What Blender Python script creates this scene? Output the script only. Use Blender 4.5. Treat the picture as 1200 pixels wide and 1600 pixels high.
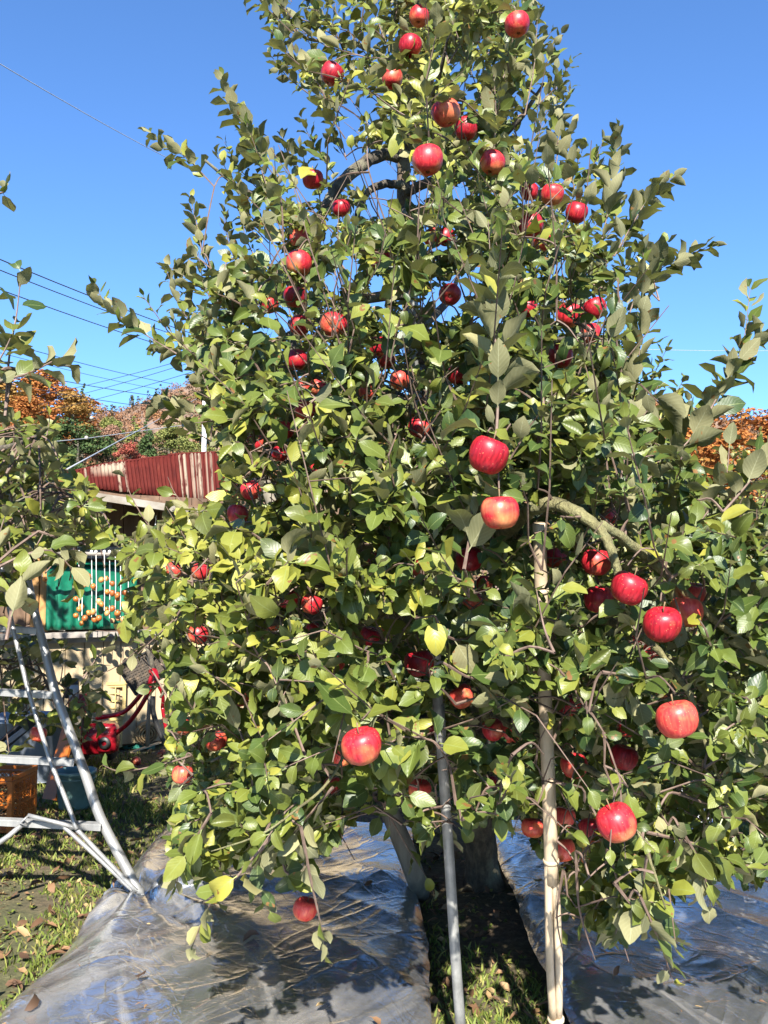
import bpy, math, random
import numpy as np
from mathutils import Vector, Matrix, noise as mnoise

for o in list(bpy.data.objects):
    bpy.data.objects.remove(o)
random.seed(7)
rng = np.random.default_rng(11)
S = bpy.context.scene
C = S.collection
PI = math.pi

# ------------------------------------------------------------------ camera, sky, sun, exposure
F = 1445.0                      # focal length in photograph pixels (1200 x 1600)
CH = 1.5                        # camera height
TH = math.atan(110 / F)         # pitched up a little
cam_d = bpy.data.cameras.new('camera')
cam_d.sensor_fit = 'VERTICAL'
cam_d.sensor_height = 36.0
cam_d.lens = 36.0 * F / 1600.0
cam_d.clip_start = 0.05
cam_d.clip_end = 3000
cam = bpy.data.objects.new('camera', cam_d)
C.objects.link(cam)
cam.location = (0, 0, CH)
cam.rotation_euler = (PI / 2 + TH, 0, 0)
S.camera = cam

SUN_EL = math.radians(38)
SUN_AZ = math.radians(1)        # sun behind the viewer, a little to the +X side
TO_SUN = Vector((math.sin(SUN_AZ) * math.cos(SUN_EL), -math.cos(SUN_AZ) * math.cos(SUN_EL), math.sin(SUN_EL)))
W = bpy.data.worlds.new('World')
S.world = W
W.use_nodes = True
wn = W.node_tree
bg = wn.nodes['Background']
sky = wn.nodes.new('ShaderNodeTexSky')
sky.sky_type = 'NISHITA'
sky.sun_disc = False
sky.sun_elevation = SUN_EL
sky.sun_rotation = PI - SUN_AZ
sky.altitude = 400
sky.air_density = 1.0
sky.dust_density = 0.1
sky.ozone_density = 2.0
tint = wn.nodes.new('ShaderNodeMix'); tint.data_type = 'RGBA'; tint.blend_type = 'MULTIPLY'
tint.inputs[0].default_value = 1.0
tint.inputs[7].default_value = (0.70, 1.03, 1.42, 1)     # the clear, strongly blue autumn sky of the photograph
wn.links.new(sky.outputs[0], tint.inputs[6])
wn.links.new(tint.outputs[2], bg.inputs[0])
bg.inputs[1].default_value = 0.058

sd = bpy.data.lights.new('sun', 'SUN')
sd.energy = 5.0
sd.angle = math.radians(0.53)
sd.color = (1.0, 0.95, 0.86)
sun = bpy.data.objects.new('sun', sd)
C.objects.link(sun)
sun.location = (2, -8, 12)
sun.rotation_euler = (-TO_SUN).to_track_quat('-Z', 'Y').to_euler()

S.view_settings.view_transform = 'Standard'
S.view_settings.look = 'None'
S.view_settings.gamma = 1.0
S.view_settings.use_curve_mapping = False
S.view_settings.exposure = 1.68
S.cycles.max_bounces = 6
S.cycles.transparent_max_bounces = 6

# ------------------------------------------------------------------ geometry helpers
def P(px, py, d):
    """The point of the place seen at photograph pixel (px, py), d metres ahead."""
    cx, cy = (px - 600) / F, (800 - py) / F
    y = math.cos(TH) - cy * math.sin(TH)
    z = math.sin(TH) + cy * math.cos(TH)
    k = d / y
    return Vector((cx * k, d, CH + z * k))

def G(px, py, z=0.0):
    """The point at height z under photograph pixel (px, py)."""
    cx, cy = (px - 600) / F, (800 - py) / F
    y = math.cos(TH) - cy * math.sin(TH)
    zz = math.sin(TH) + cy * math.cos(TH)
    k = (z - CH) / zz
    return Vector((cx * k, y * k, z))

def proj(A):
    A = np.asarray(A, dtype=float)
    X, Y, Z = A[..., 0], A[..., 1], A[..., 2] - CH
    fw = Y * math.cos(TH) + Z * math.sin(TH)
    up = -Y * math.sin(TH) + Z * math.cos(TH)
    fw = np.maximum(fw, 0.05)
    return 600 + F * X / fw, 800 - F * up / fw, fw

def in_poly(px, py, poly):
    px = np.asarray(px, float); py = np.asarray(py, float)
    ins = np.zeros(px.shape, bool)
    n = len(poly)
    for i in range(n):
        x1, y1 = poly[i]; x2, y2 = poly[(i + 1) % n]
        c = ((y1 > py) != (y2 > py)) & (px < (x2 - x1) * (py - y1) / ((y2 - y1) or 1e-9) + x1)
        ins ^= c
    return ins

def orth(t):
    t = t.normalized()
    a = Vector((0, 0, 1)) if abs(t.z) < 0.9 else Vector((1, 0, 0))
    u = t.cross(a).normalized()
    return u, t.cross(u).normalized()

def catmull(pts, k):
    """pts: list of tuples (Vector, radius); returns a smooth denser list."""
    out = []
    n = len(pts)
    for i in range(n - 1):
        p0 = pts[max(i - 1, 0)]; p1 = pts[i]; p2 = pts[i + 1]; p3 = pts[min(i + 2, n - 1)]
        for j in range(k):
            t = j / k
            t2, t3 = t * t, t * t * t
            v = 0.5 * ((2 * p1[0]) + (p2[0] - p0[0]) * t + (2 * p0[0] - 5 * p1[0] + 4 * p2[0] - p3[0]) * t2 +
                       (3 * p1[0] - p0[0] - 3 * p2[0] + p3[0]) * t3)
            out.append((v, p1[1] + (p2[1] - p1[1]) * t))
    out.append(pts[-1])
    return out

class MB:
    def __init__(self):
        self.v = []; self.f = []
    def box(self, c, sx, sy, sz, R=None):
        c = Vector(c); b = len(self.v)
        for dx in (-1, 1):
            for dy in (-1, 1):
                for dz in (-1, 1):
                    q = Vector((dx * sx / 2, dy * sy / 2, dz * sz / 2))
                    if R is not None: q = R @ q
                    self.v.append(c + q)
        for q in ((0, 1, 3, 2), (4, 6, 7, 5), (0, 4, 5, 1), (2, 3, 7, 6), (0, 2, 6, 4), (1, 5, 7, 3)):
            self.f.append(tuple(b + i for i in q))
        return self
    def bar(self, a, b, w, h, up=Vector((0, 0, 1))):
        a = Vector(a); b = Vector(b); t = (b - a)
        L = t.length
        if L < 1e-5: return self
        t = t / L
        s = t.cross(up)
        s = s.normalized() if s.length > 1e-5 else orth(t)[0]
        u = s.cross(t).normalized()
        R = Matrix((s, t, u)).transposed()
        return self.box((a + b) / 2, w, L, h, R)
    def tube(self, pts, sides=6, cap=True):
        """pts: [(Vector, radius)]"""
        b = len(self.v); n = len(pts)
        u = None
        for i, (p, r) in enumerate(pts):
            t = (pts[min(i + 1, n - 1)][0] - pts[max(i - 1, 0)][0])
            if t.length < 1e-7: t = Vector((0, 0, 1))
            t.normalize()
            if u is None:
                u, _ = orth(t)
            else:
                u = (u - t * u.dot(t))
                u = u.normalized() if u.length > 1e-6 else orth(t)[0]
            w = t.cross(u)
            for k in range(sides):
                a = 2 * PI * k / sides
                self.v.append(Vector(p) + (u * math.cos(a) + w * math.sin(a)) * r)
        for i in range(n - 1):
            for k in range(sides):
                k2 = (k + 1) % sides
                self.f.append((b + i * sides + k, b + i * sides + k2, b + (i + 1) * sides + k2, b + (i + 1) * sides + k))
        if cap:
            self.f.append(tuple(b + k for k in reversed(range(sides))))
            self.f.append(tuple(b + (n - 1) * sides + k for k in range(sides)))
        return self
    def lathe(self, prof, c=(0, 0, 0), sides=20, lobes=0.0, R=None, close=False):
        b = len(self.v); c = Vector(c)
        for (r, z) in prof:
            for k in range(sides):
                a = 2 * PI * k / sides
                rr = r * (1 + lobes * math.cos(5 * a) * (1 if z < 0 else 0.4))
                q = Vector((rr * math.cos(a), rr * math.sin(a), z))
                if R is not None: q = R @ q
                self.v.append(c + q)
        n = len(prof)
        for i in range(n - 1):
            for k in range(sides):
                k2 = (k + 1) % sides
                self.f.append((b + i * sides + k, b + i * sides + k2, b + (i + 1) * sides + k2, b + (i + 1) * sides + k))
        if close:
            self.f.append(tuple(b + k for k in reversed(range(sides))))
            self.f.append(tuple(b + (n - 1) * sides + k for k in range(sides)))
        return self
    def build(self, name, mat, parent=None, smooth=False, org=None):
        return mk(name, self.v, self.f, mat, parent, smooth, org)

WORG = {}
def wo(o):
    return WORG.get(o.name, Vector((0, 0, 0))) if o is not None else Vector((0, 0, 0))

def link(o, parent=None, org=Vector((0, 0, 0))):
    C.objects.link(o)
    if parent is not None:
        o.parent = parent
    o.location = Vector(org) - wo(parent)
    WORG[o.name] = Vector(org)
    return o

def mk(name, V, Fc, mat, parent=None, smooth=False, org=None, attr=None, uv=None):
    """One mesh object from world-space vertices; org is where its origin sits."""
    V = np.array([tuple(v) for v in V], dtype=np.float32) if not isinstance(V, np.ndarray) else V.astype(np.float32)
    if org is None:
        org = wo(parent) if parent is not None else Vector((float(V[:, 0].mean()), float(V[:, 1].mean()), float(V[:, 2].min())))
    org = Vector(org)
    V = V - np.array(org, dtype=np.float32)
    me = bpy.data.meshes.new(name)
    if isinstance(Fc, np.ndarray):
        nf, k = Fc.shape
        me.vertices.add(len(V)); me.vertices.foreach_set('co', V.ravel())
        me.loops.add(nf * k); me.loops.foreach_set('vertex_index', Fc.astype(np.int32).ravel())
        me.polygons.add(nf)
        me.polygons.foreach_set('loop_start', np.arange(0, nf * k, k, dtype=np.int32))
        me.update(calc_edges=True)
    else:
        me.from_pydata([tuple(map(float, v)) for v in V], [], Fc)
        me.update()
    if attr is not None:
        a = me.attributes.new('tint', 'FLOAT_COLOR', 'POINT')
        a.data.foreach_set('color', np.asarray(attr, dtype=np.float32).ravel())
    if uv is not None:
        u = me.uv_layers.new(name='UVMap')
        li = np.empty(len(me.loops), dtype=np.int32); me.loops.foreach_get('vertex_index', li)
        u.data.foreach_set('uv', np.asarray(uv, dtype=np.float32)[li].ravel())
    if smooth:
        me.polygons.foreach_set('use_smooth', np.ones(len(me.polygons), dtype=bool))
    if mat is not None:
        me.materials.append(mat)
    me.validate()
    o = bpy.data.objects.new(name, me)
    return link(o, parent, org)

def thing(name, label, cat, loc=(0, 0, 0), group=None):
    o = bpy.data.objects.new(name, None)
    o.empty_display_size = 0.1
    link(o, None, Vector(loc))
    return tag(o, label, cat, group)

def tag(o, label=None, cat=None, group=None, kind=None):
    if label: o['label'] = label
    if cat: o['category'] = cat
    if group: o['group'] = group
    if kind: o['kind'] = kind
    return o

# ------------------------------------------------------------------ material helpers
class NT:
    def __init__(self, name):
        self.m = bpy.data.materials.new(name)
        self.m.use_nodes = True
        self.t = self.m.node_tree
        self.b = self.t.nodes['Principled BSDF']
        self.out = self.t.nodes['Material Output']
    def n(self, typ, **kw):
        x = self.t.nodes.new(typ)
        for k, v in kw.items(): setattr(x, k, v)
        return x
    def l(self, a, b): self.t.links.new(a, b)
    def val(self, x):
        return x
    def math(self, op, a, b=None, clamp=False):
        x = self.n('ShaderNodeMath', operation=op); x.use_clamp = clamp
        for i, q in enumerate((a, b)):
            if q is None: continue
            if hasattr(q, 'is_linked'): self.l(q, x.inputs[i])
            else: x.inputs[i].default_value = q
        return x.outputs[0]
    def ramp(self, fac, stops):
        r = self.n('ShaderNodeValToRGB')
        e = r.color_ramp.elements
        while len(e) < len(stops): e.new(0.5)
        for i, (p, c) in enumerate(stops):
            e[i].position = p
            e[i].color = (*c, 1) if len(c) == 3 else c
        self.l(fac, r.inputs[0])
        return r.outputs[0]
    def mix(self, fac, a, b, blend='MIX'):
        x = self.n('ShaderNodeMix', data_type='RGBA', blend_type=blend)
        for i, q in ((0, fac), (6, a), (7, b)):
            if hasattr(q, 'is_linked'): self.l(q, x.inputs[i])
            else: x.inputs[i].default_value = q if i == 0 else (*q, 1)
        return x.outputs[2]
    def noise(self, scale, detail=4, rough=0.6, stretch=None, coord='Object', out=0):
        tc = self.n('ShaderNodeTexCoord')
        src = tc.outputs[coord]
        if coord == 'World':
            pass
        if stretch:
            mp = self.n('ShaderNodeMapping'); mp.inputs['Scale'].default_value = stretch
            self.l(src, mp.inputs[0]); src = mp.outputs[0]
        x = self.n('ShaderNodeTexNoise')
        x.inputs['Scale'].default_value = scale; x.inputs['Detail'].default_value = detail
        x.inputs['Roughness'].default_value = rough
        self.l(src, x.inputs['Vector'])
        return x.outputs[out]
    def bump(self, h, strength=0.3, dist=0.01, prev=None):
        x = self.n('ShaderNodeBump')
        x.inputs['Strength'].default_value = strength; x.inputs['Distance'].default_value = dist
        self.l(h, x.inputs['Height'])
        if prev is not None: self.l(prev, x.inputs['Normal'])
        return x.outputs[0]

def simple(name, stops, scale=6, rough=0.6, metal=0.0, bump=0.2, bdist=0.005, stretch=None, spec=0.5, rough2=None, detail=5):
    q = NT(name)
    nz = q.noise(scale, detail, 0.65, stretch)
    q.l(q.ramp(nz, stops), q.b.inputs['Base Color'])
    q.b.inputs['Metallic'].default_value = metal
    q.b.inputs['Specular IOR Level'].default_value = spec
    if rough2 is None:
        q.b.inputs['Roughness'].default_value = rough
    else:
        q.l(q.ramp(q.noise(scale * 1.7, 4, 0.6, stretch), [(0.35, (rough,) * 3), (0.65, (rough2,) * 3)]), q.b.inputs['Roughness'])
    if bump:
        q.l(q.bump(q.noise(scale * 2.5, 4, 0.6, stretch), bump, bdist), q.b.inputs['Normal'])
    return q.m
# ------------------------------------------------------------------ materials
def leaf_material(name, greens, yellow, back, backdark, trans=0.21, rough=0.42):
    q = NT(name)
    at = q.n('ShaderNodeAttribute', attribute_name='tint')
    sp = q.n('ShaderNodeSeparateColor'); q.l(at.outputs['Color'], sp.inputs[0])
    rnd, yel, spot = sp.outputs[0], sp.outputs[1], sp.outputs[2]
    uv = q.n('ShaderNodeTexCoord')
    su = q.n('ShaderNodeSeparateXYZ'); q.l(uv.outputs['UV'], su.inputs[0])
    ax = q.math('ABSOLUTE', q.math('SUBTRACT', su.outputs[0], 0.5))
    mid = q.math('LESS_THAN', ax, 0.022)
    ph = q.math('SUBTRACT', q.math('MULTIPLY', su.outputs[1], 7.5), q.math('MULTIPLY', ax, 5.0))
    vein = q.math('POWER', q.math('ABSOLUTE', q.math('SINE', q.math('MULTIPLY', ph, PI))), 0.35)   # 0 in the vein
    nz = q.noise(55, 3, 0.6)
    front = q.ramp(rnd, greens)
    front = q.mix(yel, front, yellow)
    front = q.mix(q.math('MULTIPLY', nz, 0.35), front, tuple(c * 0.55 for c in greens[0][1]))
    front = q.mix(q.math('MULTIPLY', mid, 0.55), front, (0.2, 0.24, 0.08))
    front = q.mix(q.math('MULTIPLY', q.math('SUBTRACT', 1.0, vein), 0.12), front, (0.17, 0.20, 0.06))
    brown = q.math('MULTIPLY', q.math('GREATER_THAN', q.noise(38, 2, 0.5), 0.66), spot)
    front = q.mix(brown, front, (0.16, 0.08, 0.025))
    bk = q.mix(rnd, backdark, back)
    bk = q.mix(q.math('MULTIPLY', yel, 0.6), bk, (0.36, 0.31, 0.10))
    bk = q.mix(q.math('MULTIPLY', mid, 0.6), bk, (0.34, 0.34, 0.2))
    bk = q.mix(q.math('MULTIPLY', q.math('SUBTRACT', 1.0, vein), 0.30), bk, (0.36, 0.35, 0.2))
    bk = q.mix(q.math('MULTIPLY', nz, 0.3), bk, (0.10, 0.10, 0.05))
    bk = q.mix(brown, bk, (0.2, 0.11, 0.04))
    ge = q.n('ShaderNodeNewGeometry')
    col = q.mix(ge.outputs['Backfacing'], front, bk)
    q.l(col, q.b.inputs['Base Color'])
    rg = q.mix(ge.outputs['Backfacing'], (rough,) * 3, (0.8,) * 3)
    q.l(rg, q.b.inputs['Roughness'])
    q.b.inputs['Specular IOR Level'].default_value = 0.4
    q.l(q.bump(q.math('ADD', q.math('MULTIPLY', vein, 0.6), q.math('MULTIPLY', nz, 0.7)), 0.25, 0.002), q.b.inputs['Normal'])
    tr = q.n('ShaderNodeBsdfTranslucent')
    q.l(q.mix(0.5, col, (0.22, 0.26, 0.02)), tr.inputs['Color'])
    ms = q.n('ShaderNodeMixShader'); ms.inputs[0].default_value = trans
    q.l(q.b.outputs[0], ms.inputs[1]); q.l(tr.outputs[0], ms.inputs[2])
    q.l(ms.outputs[0], q.out.inputs[0])
    return q.m

M = {}
M['leaf'] = leaf_material('apple_leaf',
    [(0.0, (0.024, 0.050, 0.014)), (0.3, (0.060, 0.096, 0.019)), (0.6, (0.125, 0.158, 0.026)), (1.0, (0.290, 0.280, 0.048))],
    (0.38, 0.34, 0.045), (0.275, 0.252, 0.125), (0.145, 0.148, 0.075))
M['far_leaf'] = leaf_material('background_leaf',
    [(0.0, (0.05, 0.085, 0.02)), (0.4, (0.11, 0.14, 0.03)), (0.75, (0.20, 0.19, 0.05)), (1.0, (0.27, 0.20, 0.07))],
    (0.4, 0.3, 0.05), (0.29, 0.27, 0.13), (0.16, 0.15, 0.08))

def dry_leaf():
    q = NT('dry_leaf')
    at = q.n('ShaderNodeAttribute', attribute_name='tint')
    sp = q.n('ShaderNodeSeparateColor'); q.l(at.outputs['Color'], sp.inputs[0])
    c = q.ramp(sp.outputs[0], [(0, (0.06, 0.03, 0.014)), (0.4, (0.14, 0.07, 0.03)), (0.75, (0.25, 0.14, 0.065)), (1, (0.38, 0.27, 0.12))])
    c = q.mix(q.math('MULTIPLY', q.noise(60, 3), 0.5), c, (0.06, 0.03, 0.015))
    q.l(c, q.b.inputs['Base Color']); q.b.inputs['Roughness'].default_value = 0.75
    return q.m
M['dry'] = dry_leaf()

def bark(name, stops, lich, scale=22):
    q = NT(name)
    a = q.noise(scale, 6, 0.7, (1, 1, 0.45))
    b = q.noise(7, 4, 0.6)
    c = q.ramp(a, stops)
    c = q.mix(q.ramp(b, [(0.5, (0, 0, 0)), (0.62, (1, 1, 1))]), c, lich)
    q.l(c, q.b.inputs['Base Color'])
    q.b.inputs['Roughness'].default_value = 0.85
    q.l(q.bump(a, 1.0, 0.03), q.b.inputs['Normal'])
    return q.m
M['bark'] = bark('trunk_bark', [(0.3, (0.025, 0.018, 0.012)), (0.5, (0.085, 0.06, 0.038)), (0.7, (0.19, 0.145, 0.09))], (0.15, 0.13, 0.08))
M['limb'] = bark('limb_bark', [(0.3, (0.08, 0.068, 0.03)), (0.55, (0.19, 0.175, 0.075)), (0.75, (0.28, 0.26, 0.13))], (0.22, 0.225, 0.10), 30)
M['limb_dark'] = bark('dark_limb_bark', [(0.3, (0.03, 0.025, 0.02)), (0.55, (0.085, 0.07, 0.05)), (0.75, (0.17, 0.15, 0.11))], (0.16, 0.15, 0.10), 30)
M['twig'] = simple('twig_bark', [(0.3, (0.07, 0.042, 0.03)), (0.6, (0.15, 0.10, 0.075)), (0.8, (0.24, 0.19, 0.15))], 25, 0.75)

def apple_mat(name, base, deep, pale, pale_amt):
    q = NT(name)
    oi = q.n('ShaderNodeObjectInfo')
    tc = q.n('ShaderNodeTexCoord')
    off = q.n('ShaderNodeVectorMath', operation='ADD')
    q.l(tc.outputs['Object'], off.inputs[0])
    sc = q.n('ShaderNodeVectorMath', operation='SCALE'); q.l(oi.outputs['Random'], sc.inputs['Scale'])
    sc.inputs[0].default_value = (3.1, 5.7, 1.3)
    q.l(sc.outputs[0], off.inputs[1])
    mp = q.n('ShaderNodeMapping'); mp.inputs['Scale'].default_value = (1, 1, 0.09); q.l(off.outputs[0], mp.inputs[0])
    st = q.n('ShaderNodeTexNoise'); st.inputs['Scale'].default_value = 150; st.inputs['Detail'].default_value = 4; q.l(mp.outputs[0], st.inputs['Vector'])
    big = q.n('ShaderNodeTexNoise'); big.inputs['Scale'].default_value = 17; big.inputs['Detail'].default_value = 3; q.l(off.outputs[0], big.inputs['Vector'])
    c = q.mix(q.ramp(st.outputs[0], [(0.36, (0, 0, 0)), (0.62, (1, 1, 1))]), deep, base)
    sx = q.n('ShaderNodeSeparateXYZ'); q.l(tc.outputs['Object'], sx.inputs[0])
    low = q.math('MULTIPLY', q.math('SUBTRACT', 0.012, sx.outputs[2]), 16.0)
    pm = q.math('ADD', q.math('ADD', q.math('MULTIPLY', big.outputs[0], 2.2), -1.45 + pale_amt), q.math('MULTIPLY', low, 0.35))
    pm = q.math('MULTIPLY', pm, q.math('ADD', q.math('MULTIPLY', st.outputs[0], 0.8), 0.6), True)
    c = q.mix(pm, c, pale)
    vo = q.n('ShaderNodeTexVoronoi'); vo.inputs['Scale'].default_value = 130; q.l(off.outputs[0], vo.inputs['Vector'])
    c = q.mix(q.math('MULTIPLY', q.math('LESS_THAN', vo.outputs['Distance'], 0.13), 0.45), c, (0.62, 0.36, 0.16))
    q.l(c, q.b.inputs['Base Color'])
    q.b.inputs['Roughness'].default_value = 0.40
    q.b.inputs['Specular IOR Level'].default_value = 0.4
    q.l(q.bump(big.outputs[0], 0.08, 0.01), q.b.inputs['Normal'])
    q.b.inputs['Subsurface Weight'].default_value = 0.0
    return q.m
M['apple_red'] = apple_mat('apple_skin_red', (0.47, 0.026, 0.034), (0.27, 0.008, 0.016), (0.62, 0.28, 0.10), 0.30)
M['apple_deep'] = apple_mat('apple_skin_crimson', (0.36, 0.012, 0.022), (0.18, 0.004, 0.011), (0.52, 0.15, 0.05), 0.0)
M['apple_orange'] = apple_mat('apple_skin_blush', (0.56, 0.075, 0.05), (0.44, 0.03, 0.03), (0.66, 0.34, 0.10), 0.30)
M['stalk'] = simple('apple_stalk', [(0.3, (0.10, 0.06, 0.03)), (0.7, (0.22, 0.15, 0.07))], 60, 0.7)
M['calyx'] = simple('apple_calyx', [(0.3, (0.03, 0.02, 0.01)), (0.7, (0.10, 0.07, 0.03))], 80, 0.8)

M['alu'] = simple('brushed_aluminium', [(0.3, (0.20, 0.20, 0.20)), (0.7, (0.35, 0.35, 0.34))], 14, 0.38, 0.4, 0.1, 0.002, (1, 1, 0.1), rough2=0.5)
M['steel'] = simple('galvanised_pipe', [(0.3, (0.11, 0.11, 0.105)), (0.5, (0.20, 0.20, 0.19)), (0.75, (0.32, 0.31, 0.29))], 11, 0.45, 0.25, 0.15, 0.002, rough2=0.6)
def bamboo():
    q = NT('dry_bamboo')
    a = q.noise(26, 5, 0.6, (1, 1, 0.05))
    b = q.noise(5, 4, 0.6)
    c = q.ramp(a, [(0.3, (0.33, 0.25, 0.16)), (0.55, (0.48, 0.38, 0.26)), (0.75, (0.58, 0.48, 0.34))])
    c = q.mix(q.ramp(b, [(0.5, (0, 0, 0)), (0.7, (0.6, 0.6, 0.6))]), c, (0.24, 0.19, 0.14))
    q.l(c, q.b.inputs['Base Color']); q.b.inputs['Roughness'].default_value = 0.5
    q.l(q.bump(a, 0.3, 0.003), q.b.inputs['Normal'])
    return q.m
M['bamboo'] = bamboo()
M['oldwood'] = simple('weathered_pole_wood', [(0.3, (0.10, 0.085, 0.065)), (0.55, (0.185, 0.165, 0.13)), (0.75, (0.27, 0.245, 0.20))], 18, 0.8, 0, 0.5, 0.004, (1, 1, 0.08))
M['board'] = simple('pale_board', [(0.25, (0.26, 0.19, 0.11)), (0.5, (0.42, 0.33, 0.20)), (0.75, (0.52, 0.43, 0.29))], 6, 0.8, 0, 0.4, 0.003, (1, 1, 0.1))
M['brownwood'] = simple('brown_stained_wood', [(0.3, (0.07, 0.04, 0.025)), (0.55, (0.14, 0.085, 0.05)), (0.75, (0.2, 0.13, 0.08))], 8, 0.75, 0, 0.4, 0.003, (1, 1, 0.1))
M['greywood'] = simple('grey_weathered_wood', [(0.3, (0.16, 0.14, 0.12)), (0.6, (0.3, 0.27, 0.24)), (0.8, (0.42, 0.39, 0.35))], 9, 0.8, 0, 0.4, 0.003, (0.15, 1, 1))
M['orangewood'] = simple('orange_brown_wood', [(0.3, (0.30, 0.15, 0.05)), (0.7, (0.48, 0.27, 0.1))], 9, 0.7, 0, 0.3, 0.003, (1, 1, 0.1))
M['whitepaint'] = simple('weathered_white_paint', [(0.25, (0.11, 0.08, 0.055)), (0.45, (0.22, 0.19, 0.15)), (0.7, (0.34, 0.32, 0.28))], 5, 0.55, 0, 0.2, 0.002, (0.3, 1, 1))

def rust():
    q = NT('rusty_corrugated_iron')
    at = q.n('ShaderNodeAttribute', attribute_name='tint')
    sp = q.n('ShaderNodeSeparateColor'); q.l(at.outputs['Color'], sp.inputs[0])   # R: along eave, G: up slope, B: paint left
    cb = q.n('ShaderNodeCombineXYZ')
    q.l(q.math('MULTIPLY', sp.outputs[0], 46.0), cb.inputs[0]); q.l(q.math('MULTIPLY', sp.outputs[1], 2.2), cb.inputs[1])
    n1 = q.n('ShaderNodeTexNoise'); n1.inputs['Scale'].default_value = 1.0; n1.inputs['Detail'].default_value = 6; n1.inputs['Roughness'].default_value = 0.7
    q.l(cb.outputs[0], n1.inputs['Vector'])
    c = q.ramp(n1.outputs[0], [(0.25, (0.024, 0.004, 0.0035)), (0.42, (0.062, 0.0075, 0.006)), (0.6, (0.095, 0.014, 0.010)), (0.8, (0.15, 0.045, 0.026))])
    c = q.mix(q.math('MULTIPLY', q.noise(9, 5), 0.4), c, (0.04, 0.011, 0.009))
    paint = q.math('MULTIPLY', sp.outputs[2], q.ramp(n1.outputs[0], [(0.38, (0, 0, 0)), (0.5, (1, 1, 1))]), True)
    c = q.mix(paint, c, (0.28, 0.235, 0.175))
    q.l(c, q.b.inputs['Base Color']); q.b.inputs['Roughness'].default_value = 0.8; q.b.inputs['Specular IOR Level'].default_value = 0.12
    q.l(q.bump(n1.outputs[0], 0.3, 0.004), q.b.inputs['Normal'])
    return q.m
M['rust'] = rust()

def plastic(name, c, rough=0.4, var=0.6):
    return simple(name, [(0.3, tuple(x * var for x in c)), (0.65, c)], 9, rough, 0, 0.05, 0.002)
M['orange'] = plastic('orange_plastic', (0.40, 0.105, 0.008), 0.45)
M['yellow'] = plastic('faded_yellow_plastic', (0.50, 0.37, 0.14), 0.55, 0.75)
M['teal'] = plastic('grey_teal_plastic', (0.13, 0.23, 0.22), 0.5)
M['redpaint'] = plastic('red_machine_paint', (0.27, 0.006, 0.014), 0.25)
M['black'] = plastic('black_plastic', (0.022, 0.021, 0.02), 0.5)
M['blackmesh'] = simple('dusty_black_plastic', [(0.3, (0.025, 0.02, 0.016)), (0.55, (0.06, 0.045, 0.03)), (0.75, (0.16, 0.11, 0.07))], 30, 0.7)
M['green'] = plastic('green_plastic_sheet', (0.006, 0.14, 0.08), 0.35, 0.5)
M['greenpipe'] = plastic('green_coated_pipe', (0.015, 0.26, 0.14), 0.3)
M['persimmon'] = simple('drying_persimmon', [(0.25, (0.20, 0.05, 0.012)), (0.5, (0.42, 0.135, 0.03)), (0.75, (0.52, 0.26, 0.08))], 14, 0.42, 0, 0.25, 0.004)
def vary(mat, stops, fac=.75):
    t = mat.node_tree; b = t.nodes['Principled BSDF']; old = b.inputs['Base Color'].links[0].from_socket
    oi = t.nodes.new('ShaderNodeObjectInfo'); r = t.nodes.new('ShaderNodeValToRGB'); e = r.color_ramp.elements
    while len(e) < len(stops): e.new(.5)
    for i, (p, c) in enumerate(stops): e[i].position = p; e[i].color = (*c, 1)
    t.links.new(oi.outputs['Random'], r.inputs[0])
    x = t.nodes.new('ShaderNodeMix'); x.data_type = 'RGBA'; x.inputs[0].default_value = fac
    t.links.new(old, x.inputs[6]); t.links.new(r.outputs[0], x.inputs[7]); t.links.new(x.outputs[2], b.inputs['Base Color'])
vary(M['persimmon'], [(0, (0.16, 0.04, 0.012)), (.35, (0.34, 0.10, 0.02)), (.75, (0.48, 0.20, 0.04)), (1, (0.58, 0.42, 0.24))], .6)
M['string'] = plastic('white_string', (0.78, 0.78, 0.76), 0.8, 0.9)
M['white'] = simple('white_film', [(0.3, (0.6, 0.62, 0.68)), (0.7, (0.82, 0.82, 0.82))], 20, 0.35, 0, 0.5, 0.01)
M['bluewhite'] = plastic('pale_grey_plastic', (0.22, 0.25, 0.30), 0.5, 0.85)
M['straw'] = simple('straw', [(0.3, (0.13, 0.08, 0.035)), (0.55, (0.31, 0.21, 0.10)), (0.75, (0.48, 0.36, 0.19))], 30, 0.9, 0, 0.8, 0.01, (0.2, 1, 1))
M['tealcloth'] = simple('teal_cloth', [(0.3, (0.015, 0.09, 0.08)), (0.7, (0.03, 0.24, 0.17))], 12, 0.7, 0, 0.5, 0.01)
M['concrete'] = simple('pole_concrete', [(0.3, (0.42, 0.42, 0.40)), (0.7, (0.62, 0.62, 0.6))], 5, 0.8)
M['wire'] = plastic('black_cable', (0.03, 0.03, 0.035), 0.6)
M['palewire'] = plastic('pale_cable', (0.35, 0.37, 0.40), 0.6)

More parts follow.
